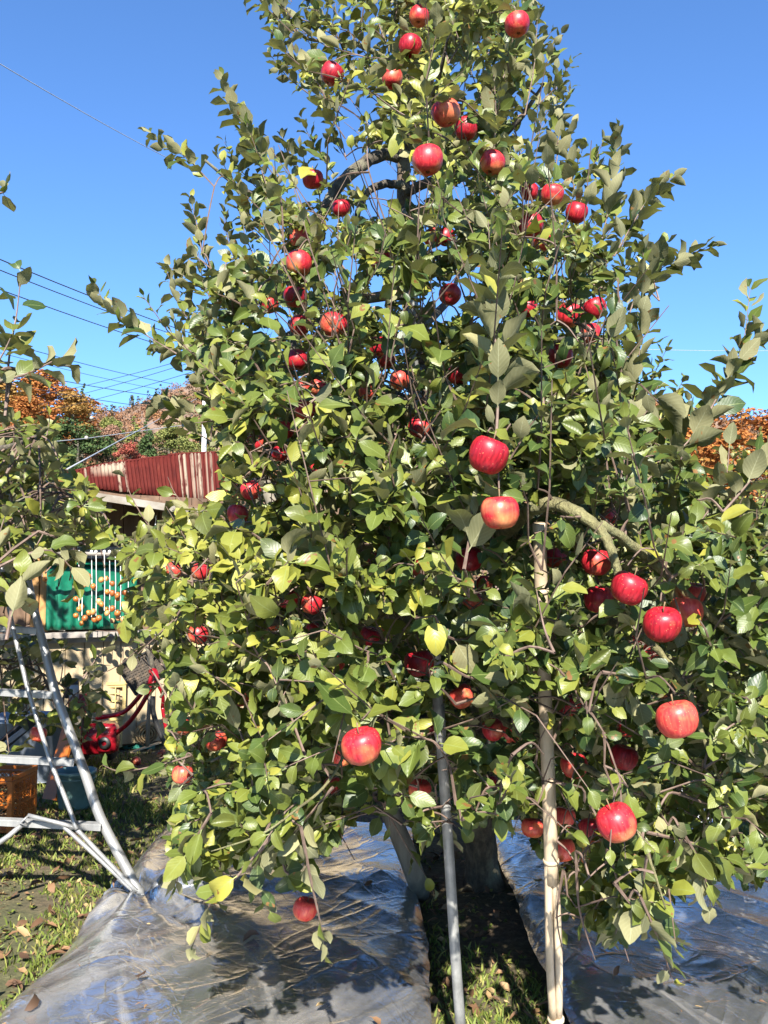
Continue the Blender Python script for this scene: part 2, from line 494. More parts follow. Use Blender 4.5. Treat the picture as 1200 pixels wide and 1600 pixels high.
def tarp():
    q = NT('silver_mulch_film')
    tc = q.n('ShaderNodeTexCoord')
    def streak(rot, scale, stretch, detail=6, rough=.7):
        mp = q.n('ShaderNodeMapping'); mp.inputs['Rotation'].default_value = (0, 0, rot)
        q.l(tc.outputs['Object'], mp.inputs[0])
        m2 = q.n('ShaderNodeMapping'); m2.inputs['Scale'].default_value = stretch
        q.l(mp.outputs[0], m2.inputs[0])
        x = q.n('ShaderNodeTexNoise'); x.inputs['Scale'].default_value = scale; x.inputs['Detail'].default_value = detail; x.inputs['Roughness'].default_value = rough
        x.inputs['Distortion'].default_value = .6
        q.l(m2.outputs[0], x.inputs['Vector'])
        return x.outputs[0]
    big = q.noise(1.1, 5, 0.6, (1.0, 0.5, 1))
    s1, s2 = streak(.55, 5.5, (1, .16, 1)), streak(-.35, 9, (1, .14, 1))
    fine = streak(.2, 40, (1, .25, 1), 5)
    zone = q.ramp(big, [(0.40, (0, 0, 0)), (0.60, (1, 1, 1))])
    d1 = q.math('MULTIPLY', q.ramp(s1, [(0.47, (0, 0, 0)), (0.68, (1, 1, 1))]), zone)
    d2 = q.math('MULTIPLY', q.ramp(s2, [(0.55, (0, 0, 0)), (0.72, (.8, .8, .8))]), 0.8)
    dirt = q.math('MULTIPLY', q.math('MAXIMUM', d1, d2), 0.75)
    c = q.ramp(s2, [(0.3, (0.46, 0.47, 0.49)), (0.6, (0.58, 0.58, 0.59)), (0.8, (0.66, 0.65, 0.64))])
    c = q.mix(q.math('MULTIPLY', dirt, 0.8), c, (0.40, 0.345, 0.26))
    c = q.mix(q.ramp(fine, [(0.60, (0, 0, 0)), (0.72, (0.6, 0.6, 0.6))]), c, (0.50, 0.45, 0.37))
    vo = q.n('ShaderNodeTexVoronoi'); vo.inputs['Scale'].default_value = 4.2; vo.inputs['Randomness'].default_value = 0.85
    q.l(tc.outputs['Object'], vo.inputs['Vector'])
    hole = q.math('LESS_THAN', vo.outputs['Distance'], 0.030)
    c = q.mix(hole, c, (0.010, 0.010, 0.010))
    q.l(c, q.b.inputs['Base Color'])
    met = q.math('SUBTRACT', 0.90, q.math('MULTIPLY', dirt, 0.5))
    met = q.math('SUBTRACT', met, hole, True)
    q.l(met, q.b.inputs['Metallic'])
    rg = q.ramp(s1, [(0.3, (0.11,) * 3), (0.7, (0.24,) * 3)])
    rg = q.mix(q.math('MULTIPLY', dirt, 0.6), rg, (0.42, 0.42, 0.42))
    q.l(rg, q.b.inputs['Roughness'])
    n2 = q.bump(s2, 0.16, 0.008)
    n3 = q.bump(s1, 0.12, 0.012, n2)
    def crease(rot, scale, stretch):
        a_ = q.math('ABSOLUTE', q.math('SUBTRACT', streak(rot, scale, stretch, 3, .5), 0.5))
        return q.math('POWER', q.math('SUBTRACT', 1.0, q.math('MULTIPLY', a_, 4.0), True), 9.0)
    n4 = q.bump(crease(.7, 3.2, (1, .35, 1)), 0.45, 0.006, n3)
    n5 = q.bump(crease(-.5, 7.5, (1, .4, 1)), 0.40, 0.003, n4)
    n6 = q.bump(crease(1.9, 15, (1, .5, 1)), 0.30, 0.0015, n5)
    q.l(q.bump(fine, 0.14, 0.0015, n6), q.b.inputs['Normal'])
    return q.m
M['tarp'] = tarp()

def ground():
    q = NT('orchard_soil')
    a = q.noise(0.9, 6, 0.65)
    b = q.noise(34, 6, 0.75)
    c = q.ramp(b, [(0.3, (0.030, 0.019, 0.011)), (0.5, (0.085, 0.058, 0.034)), (0.7, (0.18, 0.13, 0.08))])
    g = q.ramp(b, [(0.3, (0.035, 0.038, 0.014)), (0.55, (0.085, 0.082, 0.030)), (0.75, (0.17, 0.16, 0.07))])
    c = q.mix(q.ramp(a, [(0.40, (0, 0, 0)), (0.56, (1, 1, 1))]), c, g)
    q.l(c, q.b.inputs['Base Color']); q.b.inputs['Roughness'].default_value = 0.95
    q.l(q.bump(b, 0.8, 0.02), q.b.inputs['Normal'])
    return q.m
M['ground'] = ground()

def attr_mat(name, stops, rough=0.8, trans=0.0, nscale=0, ncol=(0, 0, 0)):
    q = NT(name)
    at = q.n('ShaderNodeAttribute', attribute_name='tint')
    sp = q.n('ShaderNodeSeparateColor'); q.l(at.outputs['Color'], sp.inputs[0])
    c = q.ramp(sp.outputs[0], stops)
    q.l(c, q.b.inputs['Base Color']); q.b.inputs['Roughness'].default_value = rough
    q.b.inputs['Specular IOR Level'].default_value = 0.25
    if trans:
        tr = q.n('ShaderNodeBsdfTranslucent'); q.l(c, tr.inputs['Color'])
        ms = q.n('ShaderNodeMixShader'); ms.inputs[0].default_value = trans
        q.l(q.b.outputs[0], ms.inputs[1]); q.l(tr.outputs[0], ms.inputs[2]); q.l(ms.outputs[0], q.out.inputs[0])
    return q.m
M['grass'] = attr_mat('grass_blades', [(0, (0.06, 0.095, 0.018)), (0.45, (0.15, 0.19, 0.035)), (0.75, (0.27, 0.26, 0.07)), (1, (0.40, 0.30, 0.14))], 0.6, 0.25)
M['maple'] = attr_mat('maple_orange_leaf', [(0, (0.20, 0.062, 0.02)), (0.5, (0.33, 0.115, 0.028)), (1, (0.40, 0.20, 0.05))], 0.8, 0.2)
M['gold'] = attr_mat('golden_leaf', [(0, (0.20, 0.095, 0.025)), (0.5, (0.31, 0.17, 0.045)), (1, (0.31, 0.23, 0.07))], 0.8, 0.2)
M['brownleaf'] = attr_mat('brown_leaf', [(0, (0.15, 0.075, 0.05)), (0.5, (0.24, 0.13, 0.085)), (1, (0.33, 0.20, 0.13))], 0.9, 0.1)
M['olive'] = attr_mat('olive_leaf', [(0, (0.075, 0.09, 0.025)), (0.5, (0.15, 0.17, 0.045)), (1, (0.25, 0.24, 0.07))], 0.8, 0.15)
M['evergreen'] = attr_mat('evergreen_leaf', [(0, (0.022, 0.045, 0.015)), (0.5, (0.05, 0.085, 0.025)), (1, (0.10, 0.13, 0.04))], 0.8, 0.1)
M['redleaf'] = attr_mat('red_leaf', [(0, (0.18, 0.03, 0.025)), (0.5, (0.30, 0.07, 0.05)), (1, (0.38, 0.14, 0.08))], 0.8, 0.15)
M['woods'] = attr_mat('hillside_woods', [(0.0, (0.04, 0.05, 0.03)), (0.22, (0.10, 0.095, 0.05)), (0.42, (0.15, 0.095, 0.055)), (0.62, (0.19, 0.10, 0.058)), (0.8, (0.27, 0.125, 0.055)), (1.0, (0.34, 0.19, 0.07))], 0.95)
M['hill'] = simple('hill_forest_floor', [(0.3, (0.09, 0.06, 0.04)), (0.5, (0.17, 0.11, 0.075)), (0.7, (0.24, 0.17, 0.12))], 0.06, 0.95, 0, 0)
# ------------------------------------------------------------------ ground, tarps, hills
def ground_h(x, y):
    return 0.035 * mnoise.noise(Vector((x * 0.55, y * 0.55, 0.3))) - 0.035

gv, gf = [], []
xs = [-900, -300, -90, -40, -20, -12] + [-8 + 0.25 * i for i in range(65)] + [12, 20, 40, 90, 300, 900]
ys = [-40, -15, -6, -2] + [0 + 0.25 * i for i in range(61)] + [18, 24, 34, 50, 75, 110, 160, 240, 400, 900]
for y in ys:
    for x in xs:
        gv.append((x, y, ground_h(x, y) if (abs(x) < 10 and -3 < y < 16) else -0.03))
nx = len(xs)
for j in range(len(ys) - 1):
    for i in range(nx - 1):
        gf.append((j * nx + i, j * nx + i + 1, (j + 1) * nx + i + 1, (j + 1) * nx + i))
tag(mk('ground', gv, gf, M['ground'], smooth=True, org=(0, 0, 0)), kind='structure')

TARP_L = (-1.32, 0.17, 0.9, 5.72)
TARP_R = (0.615, 2.03, 0.9, 5.75)
FOOT = G(219, 1402)
def on_tarp(x, y, m=0.0):
    for (a, b, c, d) in (TARP_L, TARP_R):
        if a - m < x < b + m and c - m < y < d + m: return True
    return False

def tarp_h(x, y, seed):
    v = Vector((x, y, seed))
    h = 0.012 * mnoise.noise(v * 1.3) + 0.006 * mnoise.noise(Vector((x * 4.2, y * 1.7, seed)))
    h += 0.0016 * mnoise.noise(Vector((x * 9 + y * 3, y * 6 - x * 3, seed + 4))) + 0.0005 * mnoise.noise(Vector((x * 30, y * 18, seed)))
    r = 1 - abs(mnoise.noise(Vector((x * 2.2 + 0.8 * y, y * 0.9, seed + 9))))
    h += 0.011 * r ** 5
    r = 1 - abs(mnoise.noise(Vector((x * 4.0 - 2.8 * y, y * 2.1 + x, seed + 19))))
    h += 0.003 * r ** 7
    return h

def make_tarp(rect, seed, label):
    x0, x1, y0, y1 = rect
    nx_, ny_ = 130, 300
    V = []
    for j in range(ny_ + 1):
        for i in range(nx_ + 1):
            u, v = i / nx_, j / ny_
            y = y0 + (y1 - y0) * v
            x = x0 + (x1 - x0) * u
            e = 0.02 * mnoise.noise(Vector((y * 1.4, u * 7.0, seed)))
            if i in (0, nx_): e += 0.008 * mnoise.noise(Vector((y * 9, seed, u)))
            x += e * (1 if (u < 0.1 or u > 0.9) else 0.3)
            y += 0.03 * mnoise.noise(Vector((x * 2, v * 4, seed + 3))) * (1 if v > 0.97 else 0)
            h = 0.055 + tarp_h(x, y, seed)
            if seed == 1:
                dx, dy = x - FOOT.x, y - FOOT.y
                r = math.hypot(dx, dy)
                an = math.atan2(dy, dx)
                h += (0.030 * math.sin(an * 8 + 0.6) + 0.014 * math.sin(an * 15)) * math.exp(-r * 1.2) * min(1, r * 7)
                h -= 0.06 * math.exp(-(r / 0.10) ** 2)
            edge = min(u, 1 - u) * (x1 - x0)
            h -= 0.045 * math.exp(-edge / 0.05)
            V.append((x, y, max(h, ground_h(x, y) + 0.012)))
    w = nx_ + 1
    Fq = np.array([(j * w + i, j * w + i + 1, (j + 1) * w + i + 1, (j + 1) * w + i) for j in range(ny_) for i in range(nx_)])
    o = mk('silver_ground_sheet', np.array(V), Fq, M['tarp'], smooth=True, org=((x0 + x1) / 2, (y0 + y1) / 2, 0))
    return tag(o, label, 'ground sheet', 'silver reflective sheets under the apple tree')
make_tarp(TARP_L, 1, 'crumpled silver reflective sheet on which the ladder foot and the slanting wooden prop stand')
make_tarp(TARP_R, 5, 'crumpled silver reflective sheet beyond the bamboo prop, with white film scraps at its far corner')

# grass as one mass
def build_grass():
    n = 290000
    y = 2.7 + 12.5 * rng.random(n) ** 1.5
    x = (rng.random(n) * 2 - 1) * (0.55 * y + 0.7)
    ok = np.ones(n, bool)
    for (a, b, c, d) in (TARP_L, TARP_R):
        ok &= ~((x > a - 0.01) & (x < b + 0.01) & (y > c) & (y < d + 0.02))
    x, y = x[ok], y[ok]
    dn = np.array([mnoise.noise(Vector((a * 1.15, b * 1.15, 7.7))) + 0.55 * mnoise.noise(Vector((a * 4.3, b * 4.3, 2.2))) for a, b in zip(x, y)])
    strip = (x > 0.15) & (x < 0.65) & (y < 6)
    ok = dn + np.where(x > 1.5, 0.35, 0) + np.where(strip, np.where(y < 4.1, -0.16, -0.06), 0) + np.where(y > 6.3, 0.12, 0) > (rng.random(len(x)) * 0.8 - 0.22)
    x, y = x[ok], y[ok]
    n = len(x)
    h = 0.014 + 0.034 * rng.random(n) ** 2.0 + np.where(y > 6, 0.02, 0)
    wd = (0.0018 + 0.0024 * rng.random(n)) * (1 + 0.10 * y)
    a = rng.random(n) * 2 * PI
    lean = h * (0.3 + 0.9 * rng.random(n))
    la = rng.random(n) * 2 * PI
    z = np.array([ground_h(p, q) if abs(p) < 10 else -0.03 for p, q in zip(x, y)])
    bx, by = np.cos(a) * wd, np.sin(a) * wd
    lx, ly = np.cos(la) * lean, np.sin(la) * lean
    V = np.zeros((n, 5, 3))
    V[:, 0] = np.stack([x - bx, y - by, z], 1); V[:, 1] = np.stack([x + bx, y + by, z], 1)
    V[:, 2] = np.stack([x - bx * .8 + lx * .35, y - by * .8 + ly * .35, z + h * .6], 1)
    V[:, 3] = np.stack([x + bx * .8 + lx * .35, y + by * .8 + ly * .35, z + h * .6], 1)
    V[:, 4] = np.stack([x + lx, y + ly, z + h], 1)
    i = np.arange(n)[:, None] * 5
    T = np.concatenate([i + np.array([[0, 1, 3]]), i + np.array([[0, 3, 2]]), i + np.array([[2, 3, 4]])], 0)
    t = np.clip(rng.normal(0.45, 0.24, n), 0, 1)
    col = np.repeat(np.stack([t, t, t, np.ones(n)], 1), 5, 0)
    tag(mk('grass', V.reshape(-1, 3), T, M['grass'], org=(0, 0, 0), attr=col), kind='stuff')
    # broad-leaved weeds: little rosettes in the same mass
    n = 5200
    y = 2.8 + 8 * rng.random(n) ** 1.4
    x = (rng.random(n) * 2 - 1) * (0.5 * y + 0.6)
    V, T, cc = [], [], []
    for a, b in zip(x, y):
        if on_tarp(a, b, 0.03): continue
        if mnoise.noise(Vector((a * 1.6, b * 1.6, 3.1))) < -0.02: continue
        z = ground_h(a, b); t0 = random.uniform(.2, .75)
        for k in range(random.randint(4, 7)):
            an = random.uniform(0, 2 * PI); L = random.uniform(.010, .026); w = L * .34
            d = Vector((math.cos(an), math.sin(an), random.uniform(.2, 1.1))); d.normalize()
            s = Vector((-math.sin(an), math.cos(an), 0)) * w
            p = Vector((a, b, z + .01)); q = len(V)
            V += [p, p + d * L * .55 + s, p + d * L * 1.1 + Vector((0, 0, -.006)), p + d * L * .55 - s]
            T.append((q, q + 1, q + 2, q + 3)); cc += [(min(1, t0 + random.uniform(-.1, .1)),) * 3 + (1,)] * 4
    tag(mk('ground_weeds', np.array([tuple(v) for v in V]), np.array(T), M['grass'], org=(0, 0, 0), attr=cc), kind='stuff')
build_grass()

# hills: a wooded ridge line all round the view
RIDGE = [(-700, 600), (-200, 640), (100, 645), (165, 632), (215, 615), (240, 606), (262, 592), (300, 582), (345, 590), (420, 625), (560, 650), (700, 640),
         (850, 600), (930, 590), (980, 600), (1050, 620), (1100, 636), (1150, 645), (1200, 642), (1400, 620), (1900, 640)]
def ridge_y(px):
    for (a, ya), (b, yb) in zip(RIDGE, RIDGE[1:]):
        if a <= px <= b: return ya + (yb - ya) * (px - a) / (b - a)
    return 640
def hill_pt(px, t):
    """t = 0 foot of the slope, 1 ridge, above 1 the far side."""
    d = 170 + 190 * t
    top = P(px, ridge_y(px) + 6, 360)
    z = (top.z - 2) * (t ** 1.25 if t <= 1 else 1 - 0.8 * (t - 1))
    x = (px - 600) / F * d
    z += (5 * mnoise.noise(Vector((x * .02, d * .03, 1))) + 2.0 * mnoise.noise(Vector((x * .07, d * .09, 4)))) * min(1, t * 2) * (1 if t < .85 else .5)
    return Vector((x, d, z - 1))
hv, hf = [], []
pxs = [-700 + 20 * i for i in range(131)]
ts = [i / 24 for i in range(33)]
for t in ts:
    for px in pxs: hv.append(hill_pt(px, t))
w = len(pxs)
for j in range(len(ts) - 1):
    for i in range(w - 1):
        hf.append((j * w + i, j * w + i + 1, (j + 1) * w + i + 1, (j + 1) * w + i))
tag(mk('hills', hv, hf, M['hill'], smooth=True, org=(0, 260, 0)), kind='structure')

def clump_quads(cent, rad, n, size, squash=0.8, up=0.25):
    """n small leaf-clump quads spread through ellipsoids; returns V (n,4,3) and shade-free random tint."""
    cent = np.asarray(cent); rad = np.asarray(rad)
    k = rng.integers(0, len(cent), n)
    d = rng.normal(size=(n, 3)); d /= np.linalg.norm(d, axis=1, keepdims=True)
    r = rng.random(n) ** 0.28
    sc = np.stack([rad[k], rad[k], rad[k] * squash], 1)
    p = cent[k] + d * sc * r[:, None]
    nrm = d + rng.normal(scale=0.7, size=(n, 3)) + np.array([0, 0, up])
    nrm /= np.linalg.norm(nrm, axis=1, keepdims=True)
    u = np.cross(nrm, rng.normal(size=(n, 3))); u /= np.linalg.norm(u, axis=1, keepdims=True)
    v = np.cross(nrm, u)
    s = size * (0.6 + 0.8 * rng.random(n))[:, None]
    b = nrm * s * 0.25
    V = np.stack([p - u * s, p - v * s * .7 + b, p + u * s, p + v * s * .7 + b], 1)
    return V, k

# the far woods on the hills read as one mass
def woods():
    Vs, cs = [], []
    n = 6500
    for i in range(n):
        t = random.random() ** 0.8 * 1.02
        px = random.uniform(-250, 1450)
        if 470 < px < 820 and random.random() < 0.75: continue
        p = hill_pt(px, t)
        r = random.uniform(1.3, 2.7)
        tone = mnoise.noise(Vector((p.x * .03, p.z * .05, 2))) * .5 + random.gauss(.53, .09)
        if px < 350 and t < .55: tone -= 0.28
        if px > 900: tone += 0.07
        if px > 1000 and t < 0.8: tone += .16
        conifer = (px > 1040 and t > .97) or (px < 250 and t > .97 and random.random() < .6)
        if conifer:
            tone = 0.05
            V, _ = clump_quads([(p.x, p.y, p.z + 1.2 * j) for j in range(5)], [1.7 - .34 * j for j in range(5)], 40, 0.4)
        else:
            V, _ = clump_quads([(p.x, p.y, p.z + r * .7)], [r], 56, 0.36)
        Vs.append(V); cs.append(np.repeat(np.clip(tone + rng.normal(0, .05, len(V)), 0, 1), 4))
    V = np.concatenate(Vs).reshape(-1, 3); c = np.concatenate(cs)
    T = np.arange(len(V)).reshape(-1, 4)
    tag(mk('autumn_woods', V, T, M['woods'], org=(0, 260, 0), attr=np.stack([c, c, c, np.ones_like(c)], 1)), kind='stuff')
woods()

# ------------------------------------------------------------------ single trees between the shed and the hills
def make_far_tree(kind, name, label, cat, mat, h=9.0):
    """One tree at the origin, 9 m tall: trunk with limbs, crown of leaf clumps."""
    r = thing(name, label, cat, (0, 0, 0))
    m = MB()
    m.tube([(Vector((0, 0, -.3)), .26), (Vector((.05, .02, h * .3)), .19), (Vector((-.05, .05, h * .6)), .1), (Vector((0, 0, h * .88)), .03)], 8)
    for k in range(7):
        a = k * 2.4; z = h * (.25 + .08 * k); L = h * .27
        m.tube([(Vector((0, 0, z)), .07), (Vector((math.cos(a) * L * .5, math.sin(a) * L * .5, z + L * .3)), .05), (Vector((math.cos(a) * L, math.sin(a) * L, z + L * .5)), .015)], 5)
    m.build('trunk', M['limb_dark'], r)
    if kind == 'conifer':
        cent, rad = [], []
        for j in range(26):
            z = h * (.12 + .86 * j / 25); rr = h * .23 * (1 - j / 26) + .12
            for q in range(max(1, int(5 * (1 - j / 26)) + 1)):
                a = q * 1.7 + j
                cent.append((math.cos(a) * rr * .6, math.sin(a) * rr * .6, z)); rad.append(rr * .5)
        V, _ = clump_quads(cent, rad, 4500, .14, .45, .5)
    elif kind == 'bare':
        cent, rad = [], []
        for j in range(22):
            a = random.uniform(0, 6.28); q = random.uniform(0, h * .36); z = random.uniform(h * .3, h)
            cent.append((math.cos(a) * q, math.sin(a) * q, z)); rad.append(random.uniform(.5, 1.1))
        V, _ = clump_quads(cent, rad, 1500, .15)
    else:
        cent, rad = [], []
        for j in range(30):
            z = h * random.uniform(.22, .98); q = h * .40 * math.sin(PI * (z / h * .80 + .17)) * random.random() ** .5
            a = random.uniform(0, 6.28)
            cent.append((math.cos(a) * q, math.sin(a) * q, z)); rad.append(h * random.uniform(.07, .14))
        V, kk = clump_quads(cent, rad, 7000, .125, .7, .4)
    nq = len(V)
    c = np.clip(rng.normal(.5, .22, nq), 0, 1)
    cc = np.repeat(c, 4)
    tag(mk('crown', V.reshape(-1, 3), np.arange(nq * 4).reshape(-1, 4), mat, r, org=(0, 0, 0), attr=np.stack([cc, cc, cc, np.ones_like(cc)], 1)))
    return r
def copy_tree(o, parent=None):
    c = o.copy(); C.objects.link(c)
    if parent is not None: c.parent = parent
    for ch in list(o.children): copy_tree(ch, c)
    return c
PROTO = {}
def far_tree(kind, key, name, label, cat, px, ytop, ybase, d, wide=1.0, group=None):
    if (kind, key) not in PROTO:
        o = make_far_tree(kind, name, label, cat, M[key]); PROTO[(kind, key)] = o
    else:
        o = copy_tree(PROTO[(kind, key)]); o.name = name
    top, base = P(px, ytop, d), P(px, ybase, d)
    h = top.z - base.z
    o.location = base
    o.scale = (h / 9 * wide, h / 9 * wide, h / 9)
    o.rotation_euler = (0, 0, random.uniform(0, 6.28))
    o['label'] = label; o['category'] = cat
    if group: o['group'] = group
    return o
gA = 'autumn trees on the slope behind the shed'
FT = [
 ('broad', 'maple', 'maple_tree', 'tallest flame orange maple on the slope, rising against the sky by the overhead wires', 'tree', 62, 582, 700, 88, 1.9),
 ('broad', 'gold', 'maple_tree', 'golden orange maple at the picture edge behind the leafy tree with the ladder', 'tree', -5, 600, 730, 80, 1.9),
 ('broad', 'maple', 'maple_tree', 'orange maple lower on the slope, in front of the tallest flame orange one', 'tree', 45, 622, 720, 74, 1.8),
 ('broad', 'gold', 'maple_tree', 'golden brown maple at the shoulder of the orange trees, beside the grey conifer', 'tree', 112, 616, 720, 80, 1.6),
 ('broad', 'brownleaf', 'bare_tree', 'dull pinkish brown tree low on the slope under the golden orange maple', 'tree', 18, 670, 770, 66, 1.4),
 ('broad', 'evergreen', 'evergreen_tree', 'round dark green broadleaf tree just above the rusty wall corner', 'tree', 120, 655, 775, 60, 1.3),
 ('broad', 'evergreen', 'evergreen_tree', 'dark green tree half hidden behind the tilting leaves beside the round one', 'tree', 82, 680, 790, 56, 1.1),
 ('broad', 'brownleaf', 'maple_tree', 'small rusty brown tree between the round dark tree and the rusty roof', 'tree', 172, 668, 760, 62, 1.0),
 ('conifer', 'olive', 'cedar_tree', 'olive green cedar standing above the middle of the rusty wall', 'tree', 208, 650, 770, 70, 1.1),
 ('conifer', 'evergreen', 'cedar_tree', 'dark cedar close above the rusty wall beside the small red tree', 'tree', 228, 650, 775, 58, .9),
 ('broad', 'redleaf', 'red_maple_tree', 'small dark red maple just above the rusty wall', 'tree', 203, 688, 770, 56, 1.0),
 ('broad', 'olive', 'bushy_tree', 'yellow green bushy tree between the cedars and the orange trees', 'tree', 172, 656, 740, 84, 1.1),
 ('conifer', 'evergreen', 'cedar_tree', 'grey green pointed conifer standing out on the skyline under the crossing wires', 'tree', 128, 598, 720, 100, .75),
 ('conifer', 'evergreen', 'cedar_tree', 'dark conifer on the skyline behind the flame orange maple', 'tree', 40, 566, 700, 105, .9),
 ('broad', 'olive', 'bushy_tree', 'olive green tree on the slope right behind the concrete pole', 'tree', 262, 668, 770, 78, 1.3),
 ('broad', 'olive', 'bushy_tree', 'olive tree on the slope beyond the rusty wall, farther from the pole', 'tree', 310, 672, 770, 72, 1.2),
 ('bare', 'brownleaf', 'bare_tree', 'thin grey bare tree on the skyline beside the pointed conifer', 'tree', 152, 634, 720, 98, .7),
 ('broad', 'maple', 'maple_tree', 'bright orange maple beyond the orchard, on the side away from the shed', 'tree', 1090, 646, 860, 46, 1.5),
 ('broad', 'maple', 'maple_tree', 'wide orange maple at the picture edge opposite the shed', 'tree', 1190, 648, 860, 50, 1.6),
 ('broad', 'gold', 'maple_tree', 'golden maple low behind the two orange maples opposite the shed', 'tree', 1140, 690, 880, 60, 1.2),
 ('broad', 'brownleaf', 'bare_tree', 'brown leaved tree seen through the apple leaves beside the orange maples', 'tree', 1010, 700, 880, 55, 1.2),
 ('broad', 'olive', 'bushy_tree', 'olive green tree behind the apple crown beside the brown leaved one', 'tree', 930, 690, 890, 52, 1.2),
 ('broad', 'evergreen', 'evergreen_tree', 'dark evergreen hidden low behind the middle of the apple crown', 'tree', 700, 700, 900, 48, 1.3),
 ('broad', 'olive', 'bushy_tree', 'olive green tree behind the apple crown near the slanting prop', 'tree', 520, 690, 900, 46, 1.4),
]
for kind, key, nm, lab, cat, px, yt, yb, d, wd in FT:
    far_tree(kind, key, nm, lab, cat, px, yt, yb, d, wd, gA if px < 400 else 'autumn trees beyond the orchard')
# ------------------------------------------------------------------ shed
def wall_frame():
    a = P(97, 900, 8.3); b = P(385, 900, 9.3)
    u = Vector((b.x - a.x, b.y - a.y, 0)).normalized()
    return Vector((a.x, a.y, 0)), u, Vector((u.y, -u.x, 0))     # origin, along, outward (to the viewer)
WO, WU, WN = wall_frame()
def wp(s, z, out=0.0): return WO + WU * s + WN * out + Vector((0, 0, z))
def w_at(px, py, out=0.0):
    """Point of the vertical plane parallel to the shed wall, out metres in front of it, at a pixel."""
    o = Vector((0, 0, CH)); d = P(px, py, 1.0) - o
    k = (WO + WN * out - o).dot(WN) / d.dot(WN)
    return o + d * k
def s_of(p): return (p - WO).dot(WU)

shed = thing('garden_shed', 'low brown shed with a rusty corrugated upper roof, white eave board and pale plank wall', 'shed', wp(1, 0))
S0, S1 = -1.5, 3.0
zl = [0.0, 1.02]
# pale planks below the sill, brown planks above the opening, brown boards between
k = 0
s = S0
while s < S1:
    wdt = random.uniform(.15, .18)
    c = wp(s + wdt / 2, .52, random.uniform(-.004, .004))
    R = Matrix((WU, WN, Vector((0, 0, 1)))).transposed()
    MB().box(c, wdt - .008, .022, 1.0, R).build('plank', M['board'], shed)
    if s > 1.05 or s < -.12:
        c = wp(s + wdt / 2, 1.42, random.uniform(-.004, .004))
        MB().box(c, wdt - .008, .022, .76, R).build('plank', M['board'] if s > 1.05 else M['brownwood'], shed)
    c = wp(s + wdt / 2, 2.07, random.uniform(-.004, .004))
    MB().box(c, wdt - .008, .022, .50, R).build('plank', M['brownwood'], shed)
    s += wdt
mbk = MB(); mbk.box(wp((S0 + S1) / 2, 1.15, -.06), S1 - S0, .05, 2.3, R); mbk.build('back_wall', M['brownwood'], shed)
MB().box(wp((S0 + S1) / 2, 1.035, .05), S1 - S0, .14, .05, R).build('sill', M['greywood'], shed)
MB().box(wp((S0 + S1) / 2, .985, .03), S1 - S0 - .01, .07, .04, R).build('sill_rail', M['greywood'], shed)
MB().box(wp((S0 + S1) / 2, 1.80, .05), S1 - S0, .09, .05, R).build('beam', M['greywood'], shed)
MB().box(wp((S0 + S1) / 2, 1.735, .04), S1 - S0 - .01, .05, .035, R).build('beam', M['greywood'], shed)
MB().box(wp(s_of(w_at(66, 940)), 1.40, .045), .07, .06, .66, R).build('post', M['orangewood'], shed)
MB().box(wp(s_of(w_at(52, 940)), 1.40, .03), .06, .05, .66, R).build('post', M['orangewood'], shed)
MB().box(wp(s_of(w_at(95, 940)), 1.40, .045), .05, .05, .66, R).build('post', M['greywood'], shed)
# eave board and soffit
EO = 0.72
e0, e1 = w_at(60, 762, EO), w_at(400, 800, EO)
e1.z = e0.z - .20
MB().bar(e0, e1, .03, .062).build('eave_board', M['whitepaint'], shed)
q = MB(); a0 = e0 + Vector((0, 0, .035)) - WN * .02; a1 = e1 + Vector((0, 0, .035)) - WN * .02
b0 = a0 - WN * (EO + .1) + Vector((0, 0, .10)); b1 = a1 - WN * (EO + .1) + Vector((0, 0, .10))
up = Vector((0, 0, .02))
q.v += [a0, a1, b1, b0, a0 + up, a1 + up, b1 + up, b0 + up]
q.f += [(0, 1, 2, 3), (7, 6, 5, 4), (0, 4, 5, 1), (1, 5, 6, 2), (2, 6, 7, 3), (3, 7, 4, 0)]
q.build('soffit', M['brownwood'], shed)
for i in range(7):
    ss = -.9 + i * .55
    MB().bar(wp(ss, 2.26, .02), wp(ss, 2.20 - .02 * i, EO - .04), .05, .08).build('rafter', M['brownwood'], shed)

